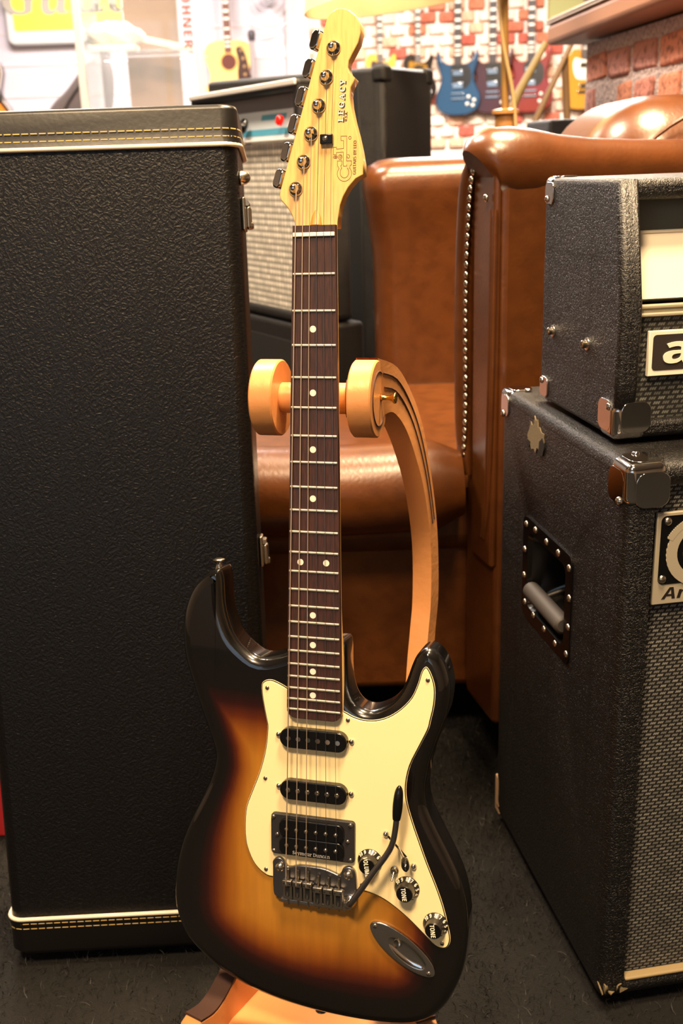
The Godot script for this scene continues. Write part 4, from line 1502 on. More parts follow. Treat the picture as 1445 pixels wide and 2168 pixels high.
# ---------------------------------------------------------------- leather armchair
func armchair() -> void:
	var t = thing("armchair", "brown leather armchair with brass nailheads behind the guitar and the amplifier", "armchair", Transform3D(Basis(), Vector3.ZERO))
	# front rail roll
	var b = nb()
	var pts = []
	var rad = []
	for k in 15:
		var f = k / 14.0
		pts.append(Vector3(lerpf(-0.44, 0.188, f), 0.486 + 0.004 * sin(f * 7.0), -1.566))
		rad.append(0.071 if k > 0 and k < 14 else 0.05)
	b.tube(pts, rad, 32)
	part("seat_rail", b, m.leather, t)
	b = nb()
	b.rbox(Vector3(-0.09, 0.275, -1.67), Vector3(0.345, 0.165, 0.06), 0.015, 3)
	part("front_apron", b, m.leather, t)
	b = nb()
	b.rbox(Vector3(0.13, 0.43, -1.92), Vector3(0.56, 0.085, 0.32), 0.045, 4)
	part("seat_cushion", b, m.leather, t)
	# far arm
	b = nb()
	var fa = []
	for e in [[0.1, 0.0], [0.5, 0.0], [0.78, 0.002], [0.86, 0.012], [0.905, 0.02], [0.935, 0.02], [0.955, 0.008], [0.966, -0.012], [0.97, -0.034]]:
		var q = PackedVector3Array()
		for v in rrect(0.302 + e[1], 0.07 + e[1], 0.045):
			q.append(Vector3(0.388 + v.x, e[0], -2.28 - v.y))
		fa.append(q)
	b.loft(fa)
	part("armrest", b, m.leather, t)
	# back
	b = nb()
	b.rbox(Vector3(0.565, 0.6, -1.98), Vector3(0.155, 0.456, 0.24), 0.13, 8)
	part("backrest", b, m.leather, t)
	for s in 2:
		b = nb()
		var arc = []
		for k in 19:
			var a = deg_to_rad(178.0 - k * 6.5)
			arc.append(Vector3(0.66 + cos(a) * (0.22 if s == 0 else 0.15), 0.85 + sin(a) * (0.19 if s == 0 else 0.135), -1.742))
		b.tube(arc, [0.003 if s == 0 else 0.004], 8)
		part("seam", b, m.leather, t)
	# near arm: turned a little, its outer side towards the amplifier
	var ab = Transform3D(Basis(Vector3(0.972, 0, -0.235), Vector3.UP, Vector3(0.235, 0, 0.972)), Vector3(0.224, 0, -1.468))
	var nm = rivet_mesh(0.0056)
	xfm = ab
	b = nb()
	b.rbox(Vector3(0.25, 0.526, -0.068), Vector3(0.245, 0.416, 0.064), 0.012, 3)
	part("arm_panel", b, m.leather, t)
	b = nb()
	var px = []
	var pr = []
	for e in [[-0.008, 0.036, 0.948], [-0.004, 0.046, 0.951], [0.004, 0.0515, 0.9535], [0.03, 0.054, 0.953], [0.06, 0.0525, 0.951], [0.1, 0.047, 0.948], [0.15, 0.0435, 0.9455], [0.22, 0.042, 0.943], [0.32, 0.0415, 0.941], [0.42, 0.042, 0.939], [0.49, 0.042, 0.938]]:
		px.append(Vector3(e[0], e[2], -0.05))
		pr.append(e[1])
	b.tube(px, pr, 36)
	part("armrest", b, m.leather, t)
	# front facing with piping
	b = nb()
	b.rbox(Vector3(0.003, 0.665, -0.046), Vector3(0.006, 0.285, 0.04), 0.005, 2)
	part("front_facing", b, m.leather, t)
	b = nb()
	b.tube(smooth3([Vector3(0.0, 0.965, -0.085), Vector3(-0.002, 0.93, -0.104), Vector3(-0.002, 0.84, -0.118), Vector3(-0.002, 0.7, -0.122), Vector3(-0.002, 0.56, -0.118), Vector3(0.0, 0.5, -0.105)], 4), [0.008, 0.011, 0.013, 0.014, 0.015, 0.015, 0.015, 0.015, 0.015, 0.015, 0.015, 0.015, 0.015, 0.015, 0.015, 0.015, 0.014, 0.013, 0.011, 0.009, 0.006], 14)
	part("inner_roll", b, m.leather, t)
	for z in [-0.012, -0.002]:
		b = nb()
		b.tube(smooth3([Vector3(-0.004, 0.9, z), Vector3(-0.005, 0.7, z), Vector3(-0.004, 0.5, z - 0.01), Vector3(-0.002, 0.42, z - 0.03)], 4), [0.0035], 8)
		part("piping", b, m.leather, t)
	# nailheads
	var np = smooth3([Vector3(-0.012, 0.978, -0.03), Vector3(-0.011, 0.972, -0.05), Vector3(-0.01, 0.957, -0.066), Vector3(-0.009, 0.93, -0.082), Vector3(-0.008, 0.89, -0.092), Vector3(-0.008, 0.82, -0.1), Vector3(-0.008, 0.73, -0.103), Vector3(-0.008, 0.63, -0.1), Vector3(-0.008, 0.56, -0.104), Vector3(-0.008, 0.515, -0.112)], 40)
	var d = 0.0
	var last: Vector3 = np[0]
	for i in np.size():
		d += np[i].distance_to(last)
		last = np[i]
		if i == 0 or d > 0.0128:
			d = 0.0
			put("nailhead", nm, m.nickel, t, ab * np[i], ab.basis * Basis(Vector3.BACK, PI / 2))
	put("nailhead", nm, m.nickel, t, ab * Vector3(-0.01, 0.915, -0.022), ab.basis * Basis(Vector3.BACK, PI / 2))
	xfm = Transform3D()
	for q in [[-0.38, -1.69], [0.33, -1.64], [-0.38, -2.16], [0.62, -2.2], [0.62, -1.66]]:
		b = nb()
		b.lathe([Vector2(0, 0), Vector2(0.016, 0), Vector2(0.026, 0.115), Vector2(0, 0.115)], 14)
		put("leg", b.mesh(), m.rosewood, t, Vector3(q[0], 0, q[1]))
	b = nb()
	b.box(Vector3(0.13, 0.24, -1.92), Vector3(0.54, 0.12, 0.3))
	part("seat_frame", b, m.leather, t)

# ---------------------------------------------------------------- low brick wall with a guitar case on top
func brick_pillar() -> void:
	var w = Vector3(0.117, 0, 0.9931)
	var n = Vector3(-0.9931, 0, 0.117)
	var t = Transform3D(Basis(w, Vector3.UP, n), Vector3(0.653, 0, -2.9))
	xfm = t
	var b = nb()
	b.box(Vector3(0.475, 0.615, -0.13), Vector3(0.475, 0.615, 0.122))
	xfm = Transform3D()
	var wall = struct("wall_low", b, m.mortar)
	wall.name = "wall_partition"
	var rng = RandomNumberGenerator.new()
	rng.seed = 12
	for row in 5:
		var y = 0.8595 + row * 0.0775
		var x = 0.002 - (0.05 if row % 2 else 0.0)
		while x < 0.86:
			var l = rng.randf_range(0.1, 0.135) if row % 2 else rng.randf_range(0.115, 0.19)
			var a = maxf(x, 0.0)
			if x + l - a > 0.03:
				b = nb()
				var h = Vector3((x + l - a) / 2 - 0.006, 0.032, 0.02)
				b.rbox(Vector3.ZERO, h, 0.009, 2)
				# chipped, uneven edges
				for i in b.p.size():
					var q = b.p[i]
					b.p[i] = q + Vector3(sin(q.y * 190 + row * 3 + x * 40), sin(q.x * 120 + x * 70), sin(q.x * 90 + q.y * 130 + x * 55)) * 0.0028
				put("brick", b.mesh(), m.brickred[rng.randi() % 4], wall, t * Vector3((a + x + l) / 2, y, -0.0235 + rng.randf_range(-0.004, 0.004)), t.basis)
			x += l + 0.006
	# brown case lying on the wall
	var c = Transform3D(Basis(Vector3(0.0872, 0, 0.9962), Vector3.UP, Vector3(-0.9962, 0, 0.0872)), Vector3(0.576, 1.2365, -3.0))
	var o = thing("guitar_case", "brown hard guitar case lying flat on top of the brick partition", "guitar case", c)
	var brown = mat(rgb(146, 104, 78), 0.5)
	b = nb()
	b.rbox(Vector3(0.55, 0.0245, -0.165), Vector3(0.55, 0.0245, 0.165), 0.012, 3)
	part("lower_shell", b, brown, o)
	b = nb()
	b.rbox(Vector3(0.55, 0.062, -0.165), Vector3(0.545, 0.004, 0.16), 0.003, 2)
	part("lid", b, brown, o)
	for y in [0.051, 0.0575]:
		b = nb()
		b.rbox(Vector3(0.55, y, -0.165), Vector3(0.553, 0.0024, 0.168), 0.002, 2)
		part("metal_binding", b, mat(rgb(176, 164, 156), 0.35, 0.4), o)
	b = nb()
	b.rbox(Vector3(0.84, 0.042, 0.002), Vector3(0.012, 0.02, 0.004), 0.002, 2)
	b.rbox(Vector3(0.84, 0.042, 0.007), Vector3(0.008, 0.014, 0.003), 0.002, 2)
	part("latch", b, m.nickel, o)

# ---------------------------------------------------------------- amplifiers behind
func back_amps() -> void:
	var ax = Vector3(0.5, 0, 0.866)
	var base = Transform3D(Basis(ax, Vector3.UP, Vector3(-0.866, 0, 0.5)), Vector3(-0.348, 0, -2.85))
	# combo
	var t = thing("combo_amplifier", "small silver-grilled combo amplifier with blue control panel and red jewel lamp", "amplifier", base * Transform3D(Basis(), Vector3(0, 0.622, 0)))
	var W = 0.57
	var H = 0.512
	var b = nb()
	b.rbox(Vector3(W / 2, H - 0.011, -0.06), Vector3(W / 2, 0.011, 0.06), 0.009, 3)
	b.rbox(Vector3(W / 2, 0.012, -0.06), Vector3(W / 2, 0.012, 0.06), 0.009, 3)
	for x in [0.013, W - 0.013]:
		b.rbox(Vector3(x, H / 2, -0.06), Vector3(0.013, H / 2, 0.06), 0.009, 3)
	b.box(Vector3(W / 2, H / 2, -0.105), Vector3(W / 2 - 0.01, H / 2 - 0.01, 0.01))
	part("shell", b, m.plainblack, t)
	b = nb()
	b.box(Vector3(W / 2, 0.2, -0.022), Vector3(W / 2 - 0.024, 0.192, 0.01))
	part("grille_cloth", b, clothmat(0, 9.0), t, false, "silver woven grille cloth")
	b = nb()
	b.xf = Transform3D(Basis(Vector3.RIGHT, deg_to_rad(-16)), Vector3(0, 0.396, -0.01))
	b.box(Vector3(W / 2, 0.033, -0.006), Vector3(W / 2 - 0.025, 0.032, 0.005))
	var cp = part("control_panel", b, mat(rgb(196, 206, 216), 0.35, 0.2), t, false, "silver and blue control panel")
	b = nb()
	b.xf = Transform3D(Basis(Vector3.RIGHT, deg_to_rad(-16)), Vector3(0, 0.396, -0.01))
	b.box(Vector3(W / 2, 0.017, -0.0008), Vector3(W / 2 - 0.04, 0.007, 0.0006))
	b.box(Vector3(W - 0.16, 0.05, -0.0008), Vector3(0.06, 0.006, 0.0006))
	part("blue_print", b, mat(rgb(70, 140, 168), 0.4), cp)
	b = nb()
	b.box(Vector3(W / 2, 0.478, -0.05), Vector3(W / 2 - 0.025, 0.022, 0.004))
	part("upper_board", b, mat(rgb(150, 142, 138), 0.5), t)
	b = nb()
	b.rbox(Vector3(W / 2, H - 0.006, 0.002), Vector3(W / 2 - 0.004, 0.006, 0.003), 0.002, 2)
	part("top_trim", b, m.alu, t)
	b = nb()
	b.rbox(Vector3(W / 2, 0.394, -0.004), Vector3(W / 2 - 0.025, 0.003, 0.006), 0.002, 2)
	part("trim_strip", b, m.alu, t)
	for k in 6:
		b = nb()
		b.lathe([Vector2(0, 0), Vector2(0.017, 0), Vector2(0.0165, 0.006), Vector2(0.01, 0.008), Vector2(0.009, 0.02), Vector2(0, 0.021)], 20)
		var kb = put("knob", b.mesh(), m.black, cp, Vector3(W - 0.27 - k * 0.05, 0.428, -0.004), Basis(Vector3.RIGHT, PI / 2 - deg_to_rad(16)))
		if k == 0:
			kb.set_meta("label", "black numbered control knob")
	b = nb()
	b.lathe([Vector2(0, 0), Vector2(0.011, 0), Vector2(0.011, 0.006), Vector2(0.0085, 0.011), Vector2(0, 0.013)], 20)
	var jw = mat(rgb(220, 30, 24), 0.15)
	jw.emission_enabled = true
	jw.emission = Color(1, 0.05, 0.02)
	jw.emission_energy_multiplier = 0.5
	put("pilot_lamp", b.mesh(), jw, cp, Vector3(W - 0.085, 0.432, -0.004), Basis(Vector3.RIGHT, PI / 2 - deg_to_rad(16)))
	# black cabinet below it
	t = thing("speaker_cabinet", "plain black speaker cabinet under the silver-grilled combo amplifier", "speaker cabinet", base)
	b = nb()
	b.rbox(Vector3(W / 2, 0.335, -0.07), Vector3(W / 2 + 0.01, 0.285, 0.075), 0.012, 3)
	part("shell", b, m.plainblack, t)
	b = nb()
	b.box(Vector3(W / 2, 0.33, 0.005), Vector3(W / 2 - 0.02, 0.25, 0.003))
	part("grille_cloth", b, mat(rgb(14, 14, 15), 0.9), t)
	for x in [0.02, W - 0.02]:
		b = nb()
		b.rbox(Vector3(x, 0.6, -0.005), Vector3(0.03, 0.02, 0.02), 0.01, 2)
		part("corner_cap", b, m.nickel, t)
		b = nb()
		b.lathe([Vector2(0, 0), Vector2(0.03, 0), Vector2(0.028, 0.055), Vector2(0, 0.055)], 14)
		put("foot", b.mesh(), m.black, t, Vector3(x, 0, -0.06))
	b = nb()
	b.rbox(Vector3(W + 0.006, 0.34, -0.06), Vector3(0.008, 0.12, 0.016), 0.007, 3)
	part("side_handle", b, m.glossblack, t)
	# tall dark stack whose corner shows over the chair
	var tb = Transform3D(Basis(Vector3(0.819, 0, 0.574), Vector3.UP, Vector3(-0.574, 0, 0.819)), Vector3(0.145, 0, -2.9)) * Transform3D(Basis(), Vector3(-0.6, 0, 0))
	t = thing("speaker_cabinet", "tall dark grey speaker cabinet behind the leather chair and below the hanging guitars", "speaker cabinet", tb)
	b = nb()
	b.rbox(Vector3(0.3, 0.597, -0.125), Vector3(0.3, 0.597, 0.125), 0.014, 3)
	part("shell", b, m.amptolex, t)
	b = nb()
	b.rbox(Vector3(0.275, 0.6, 0.0), Vector3(0.25, 0.56, 0.004), 0.003, 1)
	part("grille_cloth", b, mat(rgb(24, 26, 30), 0.6), t)
	b = nb()
	b.box(Vector3(0.49, 1.06, 0.006), Vector3(0.012, 0.028, 0.002))
	b.box(Vector3(0.48, 0.93, 0.006), Vector3(0.03, 0.006, 0.002))
	part("badge", b, m.printgrey, t)
	for e in [[0.0, 0.6], [-0.25, 0.6]]:
		b = nb()
		b.rbox(Vector3(e[1] - 0.018, 1.176, e[0] + (-0.018 if e[0] == 0.0 else 0.018)), Vector3(0.022, 0.022, 0.022), 0.012, 3)
		part("corner_cap", b, m.dark, t)
	b = nb()
	b.rbox(Vector3(0.612, 0.72, -0.05), Vector3(0.01, 0.12, 0.02), 0.008, 3)
	part("side_handle", b, m.glossblack, t)

# ---------------------------------------------------------------- floor lamp
func floor_lamp() -> void:
	var t = thing("floor_lamp", "floor lamp with wooden stem and wide cream shade behind the armchair", "floor lamp", Transform3D(Basis(), Vector3(0.412, 0, -2.62)))
	var b = nb()
	b.lathe([Vector2(0, 0), Vector2(0.15, 0), Vector2(0.15, 0.02), Vector2(0.03, 0.05), Vector2(0.018, 0.08), Vector2(0.018, 0.85), Vector2(0.024, 0.9), Vector2(0.024, 1.055), Vector2(0.032, 1.06), Vector2(0.032, 1.068), Vector2(0.014, 1.072), Vector2(0, 1.072)], 24, true)
	part("base", b, m.lampwood, t)
	b = nb()
	b.tube([Vector3(0, 1.06, 0), Vector3(-0.006, 1.3, 0), Vector3(-0.01, 1.5, 0), Vector3(-0.09, 1.62, 0.0), Vector3(-0.21, 1.64, 0.0)], [0.009], 12)
	part("stem", b, mat(rgb(150, 116, 64), 0.35, 0.5), t)
	b = nb()
	b.tube(smooth3([Vector3(0.022, 1.0, 0.03), Vector3(0.014, 1.1, 0.02), Vector3(-0.012, 1.22, 0.02), Vector3(-0.02, 1.35, 0.01), Vector3(-0.012, 1.5, 0.01)], 5), [0.0045], 8)
	part("cable", b, mat(rgb(150, 126, 84), 0.5), t)
	# tilted drum shade, open below
	var sx = Transform3D(Basis(Vector3.BACK, deg_to_rad(7.0)), Vector3(-0.225, 1.312, 0))
	b = nb()
	b.xf = sx
	var rings = []
	for e in [[0.236, 0.0], [0.17, 0.26], [0.168, 0.26], [0.2335, 0.0005], [0.236, 0.0]]:
		var q = PackedVector3Array()
		for k in 48:
			var a = TAU * k / 48
			q.append(Vector3(cos(a) * e[0], e[1], sin(a) * e[0]))
		rings.append(q)
	b.loft(rings, false, false, true, true)
	part("lamp_shade", b, m.shade, t)
	b = nb()
	b.xf = sx
	b.tube([Vector3(-0.168, 0.25, 0), Vector3(0.168, 0.25, 0)], [0.003], 6)
	b.tube([Vector3(0, 0.25, 0), Vector3(0, 0.345, 0)], [0.006], 8)
	part("shade_carrier", b, m.brass, t)

# ---------------------------------------------------------------- instruments on the far wall
func block_neck(t: Node, w: float, y0: float, y1: float, z: float, fb: Material, blocks: bool) -> void:
	var b = nb()
	b.rbox(Vector3(0, (y0 + y1) / 2, z), Vector3(w / 2, (y1 - y0) / 2, 9), 4, 2)
	part("neck", b, m.lampwood, t)
	b = nb()
	b.rbox(Vector3(0, (y0 + y1) / 2, z + 10), Vector3(w / 2 - 1, (y1 - y0) / 2, 2), 1, 1)
	part("fretboard", b, fb, t)
	if blocks:
		for n in [1, 3, 5, 7, 9, 12, 15, 17, 19]:
			var y: float = y1 - 628.0 * (1.0 - pow(2.0, -(n - 0.5) / 12.0))
			if y > y0 + 6:
				b = nb()
				b.rbox(Vector3(0, y, z + 12), Vector3(w / 2 - 5, 9.0 * pow(2.0, -n / 14.0) + 2, 0.6), 0.5, 1)
				part("inlay_block", b, m.pearl, t)
	b = nb()
	b.prism(smooth(pv2([-w / 2 - 2, y1, -w / 2 - 14, y1 + 50, -w / 2 - 16, y1 + 140, -10, y1 + 160, 0, y1 + 152, 10, y1 + 160, w / 2 + 16, y1 + 140, w / 2 + 14, y1 + 50, w / 2 + 2, y1]), 2), z - 8, z + 8, 2, 2, 2)
	part("headstock", b, m.black, t)
	b = nb()
	b.cyl(Vector3(0, y1 + 20, z - 12), Vector3(0, y1 + 20, -60), 8, 12, 12)
	part("wall_hanger", b, m.dark, t)

func gloss(c: Color) -> StandardMaterial3D:
	return mat(c, 0.2, 0.0, {"coat": 1.0, "coat_rough": 0.05})

func double_cut(label: String, c: Color, guard: Color, at: Vector3, turn: float) -> void:
	mm = 0.001
	var t = thing("hanging_guitar", label, "guitar", Transform3D(Basis(Vector3.UP, deg_to_rad(turn)), at), "electric guitars on the brick wall")
	var out = smooth(pv2([0, 0, -70, 6, -128, 38, -152, 92, -148, 140, -126, 188, -112, 236, -122, 290, -140, 340, -146, 392, -134, 418, -122, 392, -98, 352, -66, 330, -30, 330, 30, 330, 62, 332, 92, 352, 116, 392, 130, 420, 142, 396, 136, 340, 118, 290, 110, 236, 126, 188, 150, 140, 154, 92, 130, 38, 72, 6]), 3)
	var b = nb()
	b.prism(out, -17, 17, 9, 6, 3)
	part("body", b, gloss(c), t)
	b = nb()
	b.prism(smooth(pv2([-30, 326, -48, 300, -42, 240, -36, 175, 20, 170, 66, 180, 92, 230, 86, 290, 60, 322]), 2), 16.5, 19, 0.5, 0, 1)
	part("pickguard", b, mat(guard, 0.3), t)
	for y in [272.0, 192.0]:
		b = nb()
		b.rbox(Vector3(0, y, 22), Vector3(36, 19, 5), 3, 2)
		part("pickup", b, m.chrome, t)
	b = nb()
	b.rbox(Vector3(0, 142, 22), Vector3(44, 7, 5), 3, 2)
	part("bridge", b, m.chrome, t)
	b = nb()
	b.rbox(Vector3(0, 108, 22), Vector3(46, 8, 6), 4, 2)
	part("tailpiece", b, m.chrome, t)
	for q in [[74, 118], [112, 96], [66, 72], [104, 62]]:
		b = nb()
		b.lathe([Vector2(0, 16), Vector2(13, 16), Vector2(11, 26), Vector2(0, 30)], 16, false, 2)
		b.p = Transform3D(Basis(), v3(q[0], q[1], 0)) * b.p
		part("knob", b, m.bone, t)
	block_neck(t, 50, 322, 800, 8, mat(rgb(52, 40, 38), 0.5), true)
	mm = 1.0

func far_guitars() -> void:
	var z = -7.78
	double_cut("metallic blue double-cutaway guitar with pointed horns hanging on the brick wall", rgb(22, 62, 92), rgb(14, 16, 20), Vector3(0.895, 1.236, z), -12)
	double_cut("dark cherry double-cutaway guitar hanging between the blue one and the bright red one", rgb(62, 8, 7), rgb(12, 10, 10), Vector3(1.132, 1.24, z), -12)
	double_cut("bright red double-cutaway guitar with pointed horns hanging on the brick wall", rgb(124, 10, 8), rgb(20, 16, 20), Vector3(1.392, 1.24, z), -12)
	single_cut("butterscotch yellow guitar with dark pickguard hanging on the brick wall", gloss(rgb(232, 184, 66)), m.rosewood, Vector3(0.365, 1.34, z), 0, 0.8)
	single_cut("black and gold guitar with pale fretboard hanging beside the metallic blue guitar", gloss(rgb(30, 22, 20)), m.brass, Vector3(0.622, 1.33, z), 0, 0.8)
	single_cut("gold hollow-body guitar with vibrato tailpiece hanging beside the brick partition", gloss(rgb(206, 146, 52)), m.bone, Vector3(1.76, 1.25, z), 0)
	# acoustics on the pale wall
	acoustic("blonde jumbo acoustic guitar with ornate dark pickguard hanging on the pale wall", m.spruce, Vector3(-0.66, 1.2, z + 0.02), true)
	acoustic("sunburst acoustic guitar hanging left of the yellow sign on the pale wall", gloss(rgb(230, 140, 44)), Vector3(-2.36, 1.14, z + 0.02), false)
	# faint round fan and a dark microphone stand seen on the pale wall
	var t = thing("wall_fan", "grey round wire wall fan above the blonde acoustic guitar", "fan", Transform3D(Basis(), Vector3(-0.37, 2.0, -7.7)))
	for r in [0.19, 0.16, 0.12, 0.08, 0.04]:
		var b = nb()
		var loop = []
		for k in 37:
			var a = TAU * k / 36
			loop.append(Vector3(cos(a) * r, sin(a) * r, 0.03 * (1.0 - r / 0.19)))
		b.tube(loop, [0.003 if r < 0.19 else 0.006], 6)
		part("guard_ring", b, m.wallgrey, t)
	var b = nb()
	b.cyl(Vector3(0, 0, -0.09), Vector3(0, 0, 0.02), 0.035, 0.03, 16)
	part("motor", b, mat(rgb(150, 146, 150), 0.6), t)
	t = thing("coat_post", "thin dark metal post standing before the pale wall near the lampshade", "post", Transform3D(Basis(), Vector3(-0.49, 0, -7.6)))
	b = nb()
	b.tube([Vector3(0, 0, 0), Vector3(0, 1.74, 0)], [0.018], 12)
	part("pole", b, mat(rgb(150, 140, 140), 0.5), t)
	b = nb()
	b.lathe([Vector2(0, 0), Vector2(0.022, 0), Vector2(0.026, 0.04), Vector2(0.024, 0.06), Vector2(0, 0.07)], 16)
	put("head", b.mesh(), mat(rgb(72, 66, 70), 0.5), t, Vector3(0, 1.735, 0))

func single_cut(label: String, body: Material, guard: Material, at: Vector3, turn: float, size := 1.0) -> void:
	mm = 0.001 * size
	var t = thing("hanging_guitar", label, "guitar", Transform3D(Basis(Vector3.UP, deg_to_rad(turn)), at), "electric guitars on the brick wall")
	var b = nb()
	b.prism(smooth(pv2([0, 0, -80, 6, -140, 46, -158, 104, -148, 152, -122, 204, -112, 244, -122, 292, -128, 330, -104, 368, -66, 384, -28, 372, -28, 330, 28, 318, 60, 318, 84, 342, 104, 372, 126, 372, 134, 346, 122, 300, 112, 250, 124, 204, 150, 152, 158, 104, 140, 46, 80, 6]), 3), -20, 20, 6, 6, 3)
	part("body", b, body, t)
	b = nb()
	b.prism(smooth(pv2([-28, 318, -70, 330, -84, 280, -60, 200, 0, 190, 60, 190, 84, 240, 70, 300]), 2), 19.5, 22, 0.5, 0, 1)
	part("pickguard", b, guard, t)
	for y in [282.0, 150.0]:
		b = nb()
		b.rbox(Vector3(0, y, 24), Vector3(36, 16, 5), 3, 2)
		part("pickup", b, m.chrome, t)
	b = nb()
	b.rbox(Vector3(0, 112, 24), Vector3(46, 10, 6), 4, 2)
	part("bridge", b, m.chrome, t)
	for q in [[84, 118], [110, 82]]:
		b = nb()
		b.lathe([Vector2(0, 16), Vector2(12, 16), Vector2(11, 28), Vector2(0, 30)], 16, false, 2)
		b.p = Transform3D(Basis(), v3(q[0], q[1], 0)) * b.p
		part("knob", b, m.chrome, t)
	block_neck(t, 48, 316, 800, 10, mat(rgb(96, 86, 80), 0.5), true)
	mm = 1.0

func acoustic(label: String, top: Material, at: Vector3, ornate: bool) -> void:
	mm = 0.001
	var t = thing("acoustic_guitar", label, "guitar", Transform3D(Basis(), at), "acoustic guitars on the pale wall")
	var out = smooth(pv2([0, 0, -110, 8, -180, 60, -205, 140, -190, 220, -145, 290, -130, 340, -148, 410, -160, 470, -140, 530, -80, 552, 0, 556, 80, 552, 140, 530, 160, 470, 148, 410, 130, 340, 145, 290, 190, 220, 205, 140, 180, 60, 110, 8]), 3)
	var b = nb()
	b.prism(out, -60, 50, 3, 3, 2)
	part("body", b, mat(rgb(150, 92, 44), 0.35) if ornate else gloss(rgb(60, 24, 10)), t)
	b = nb()
	b.prism(Mb.inset(ccw(out), 2.0 if ornate else 26.0), 49.5, 51.5, 0.5, 0, 1)
	part("soundboard", b, top, t)
	if not ornate:
		b = nb()
		b.prism(Mb.inset(ccw(out), 4.0), 49.2, 50.8, 0.5, 0, 1)
		part("dark_rim", b, gloss(rgb(70, 28, 14)), t)
		b = nb()
		var loop = []
		for v in out:
			loop.append(Vector3(v.x, v.y, 50))
		loop.append(loop[0])
		b.tube(loop, [4.0], 6)
		part("binding", b, m.piping, t)
	b = nb()
	ring_disc(b, Vector2(0, 420), 62, 51.6, 52.2)
	part("rosette", b, mat(rgb(212, 164, 84), 0.4), t)
	b = nb()
	ring_disc(b, Vector2(0, 420), 50, 52.0, 52.8)
	part("soundhole", b, mat(rgb(92, 40, 26), 0.7), t)
	b = nb()
	b.prism(smooth(pv2([52, 500, 84, 512, 112, 470, 126, 420, 138, 350, 158, 296, 120, 268, 66, 276, 56, 350, 66, 420]), 3), 51.5, 53.5, 0.5, 0, 1)
	var g = part("pickguard", b, mat(rgb(58, 22, 14), 0.3) if ornate else m.black, t)
	if ornate:
		for q in [[84, 490, 10], [98, 440, 13], [104, 390, 12], [106, 340, 13], [112, 300, 12]]:
			b = nb()
			var star = PackedVector2Array()
			for k in 12:
				var a = TAU * k / 12
				star.append(Vector2(q[0], q[1]) + Vector2(cos(a), sin(a)) * q[2] * (1.0 if k % 2 else 0.55))
			b.prism(star, 53.2, 54.0)
			part("flower_inlay", b, mat(rgb(196, 150, 100), 0.4), g)
	b = nb()
	b.rbox(Vector3(0, 180, 54), Vector3(70, 14, 5), 4, 2)
	part("bridge", b, m.rosewood, t)
	block_neck(t, 46, 480, 930, 46, mat(rgb(104, 62, 44), 0.5), true)
	mm = 1.0

func ring_disc(b: Mb, c: Vector2, r: float, z0: float, z1: float) -> void:
	var p = PackedVector2Array()
	for k in 40:
		p.append(c + Vector2(cos(TAU * k / 40), sin(TAU * k / 40)) * r)
	b.prism(p, z0, z1)

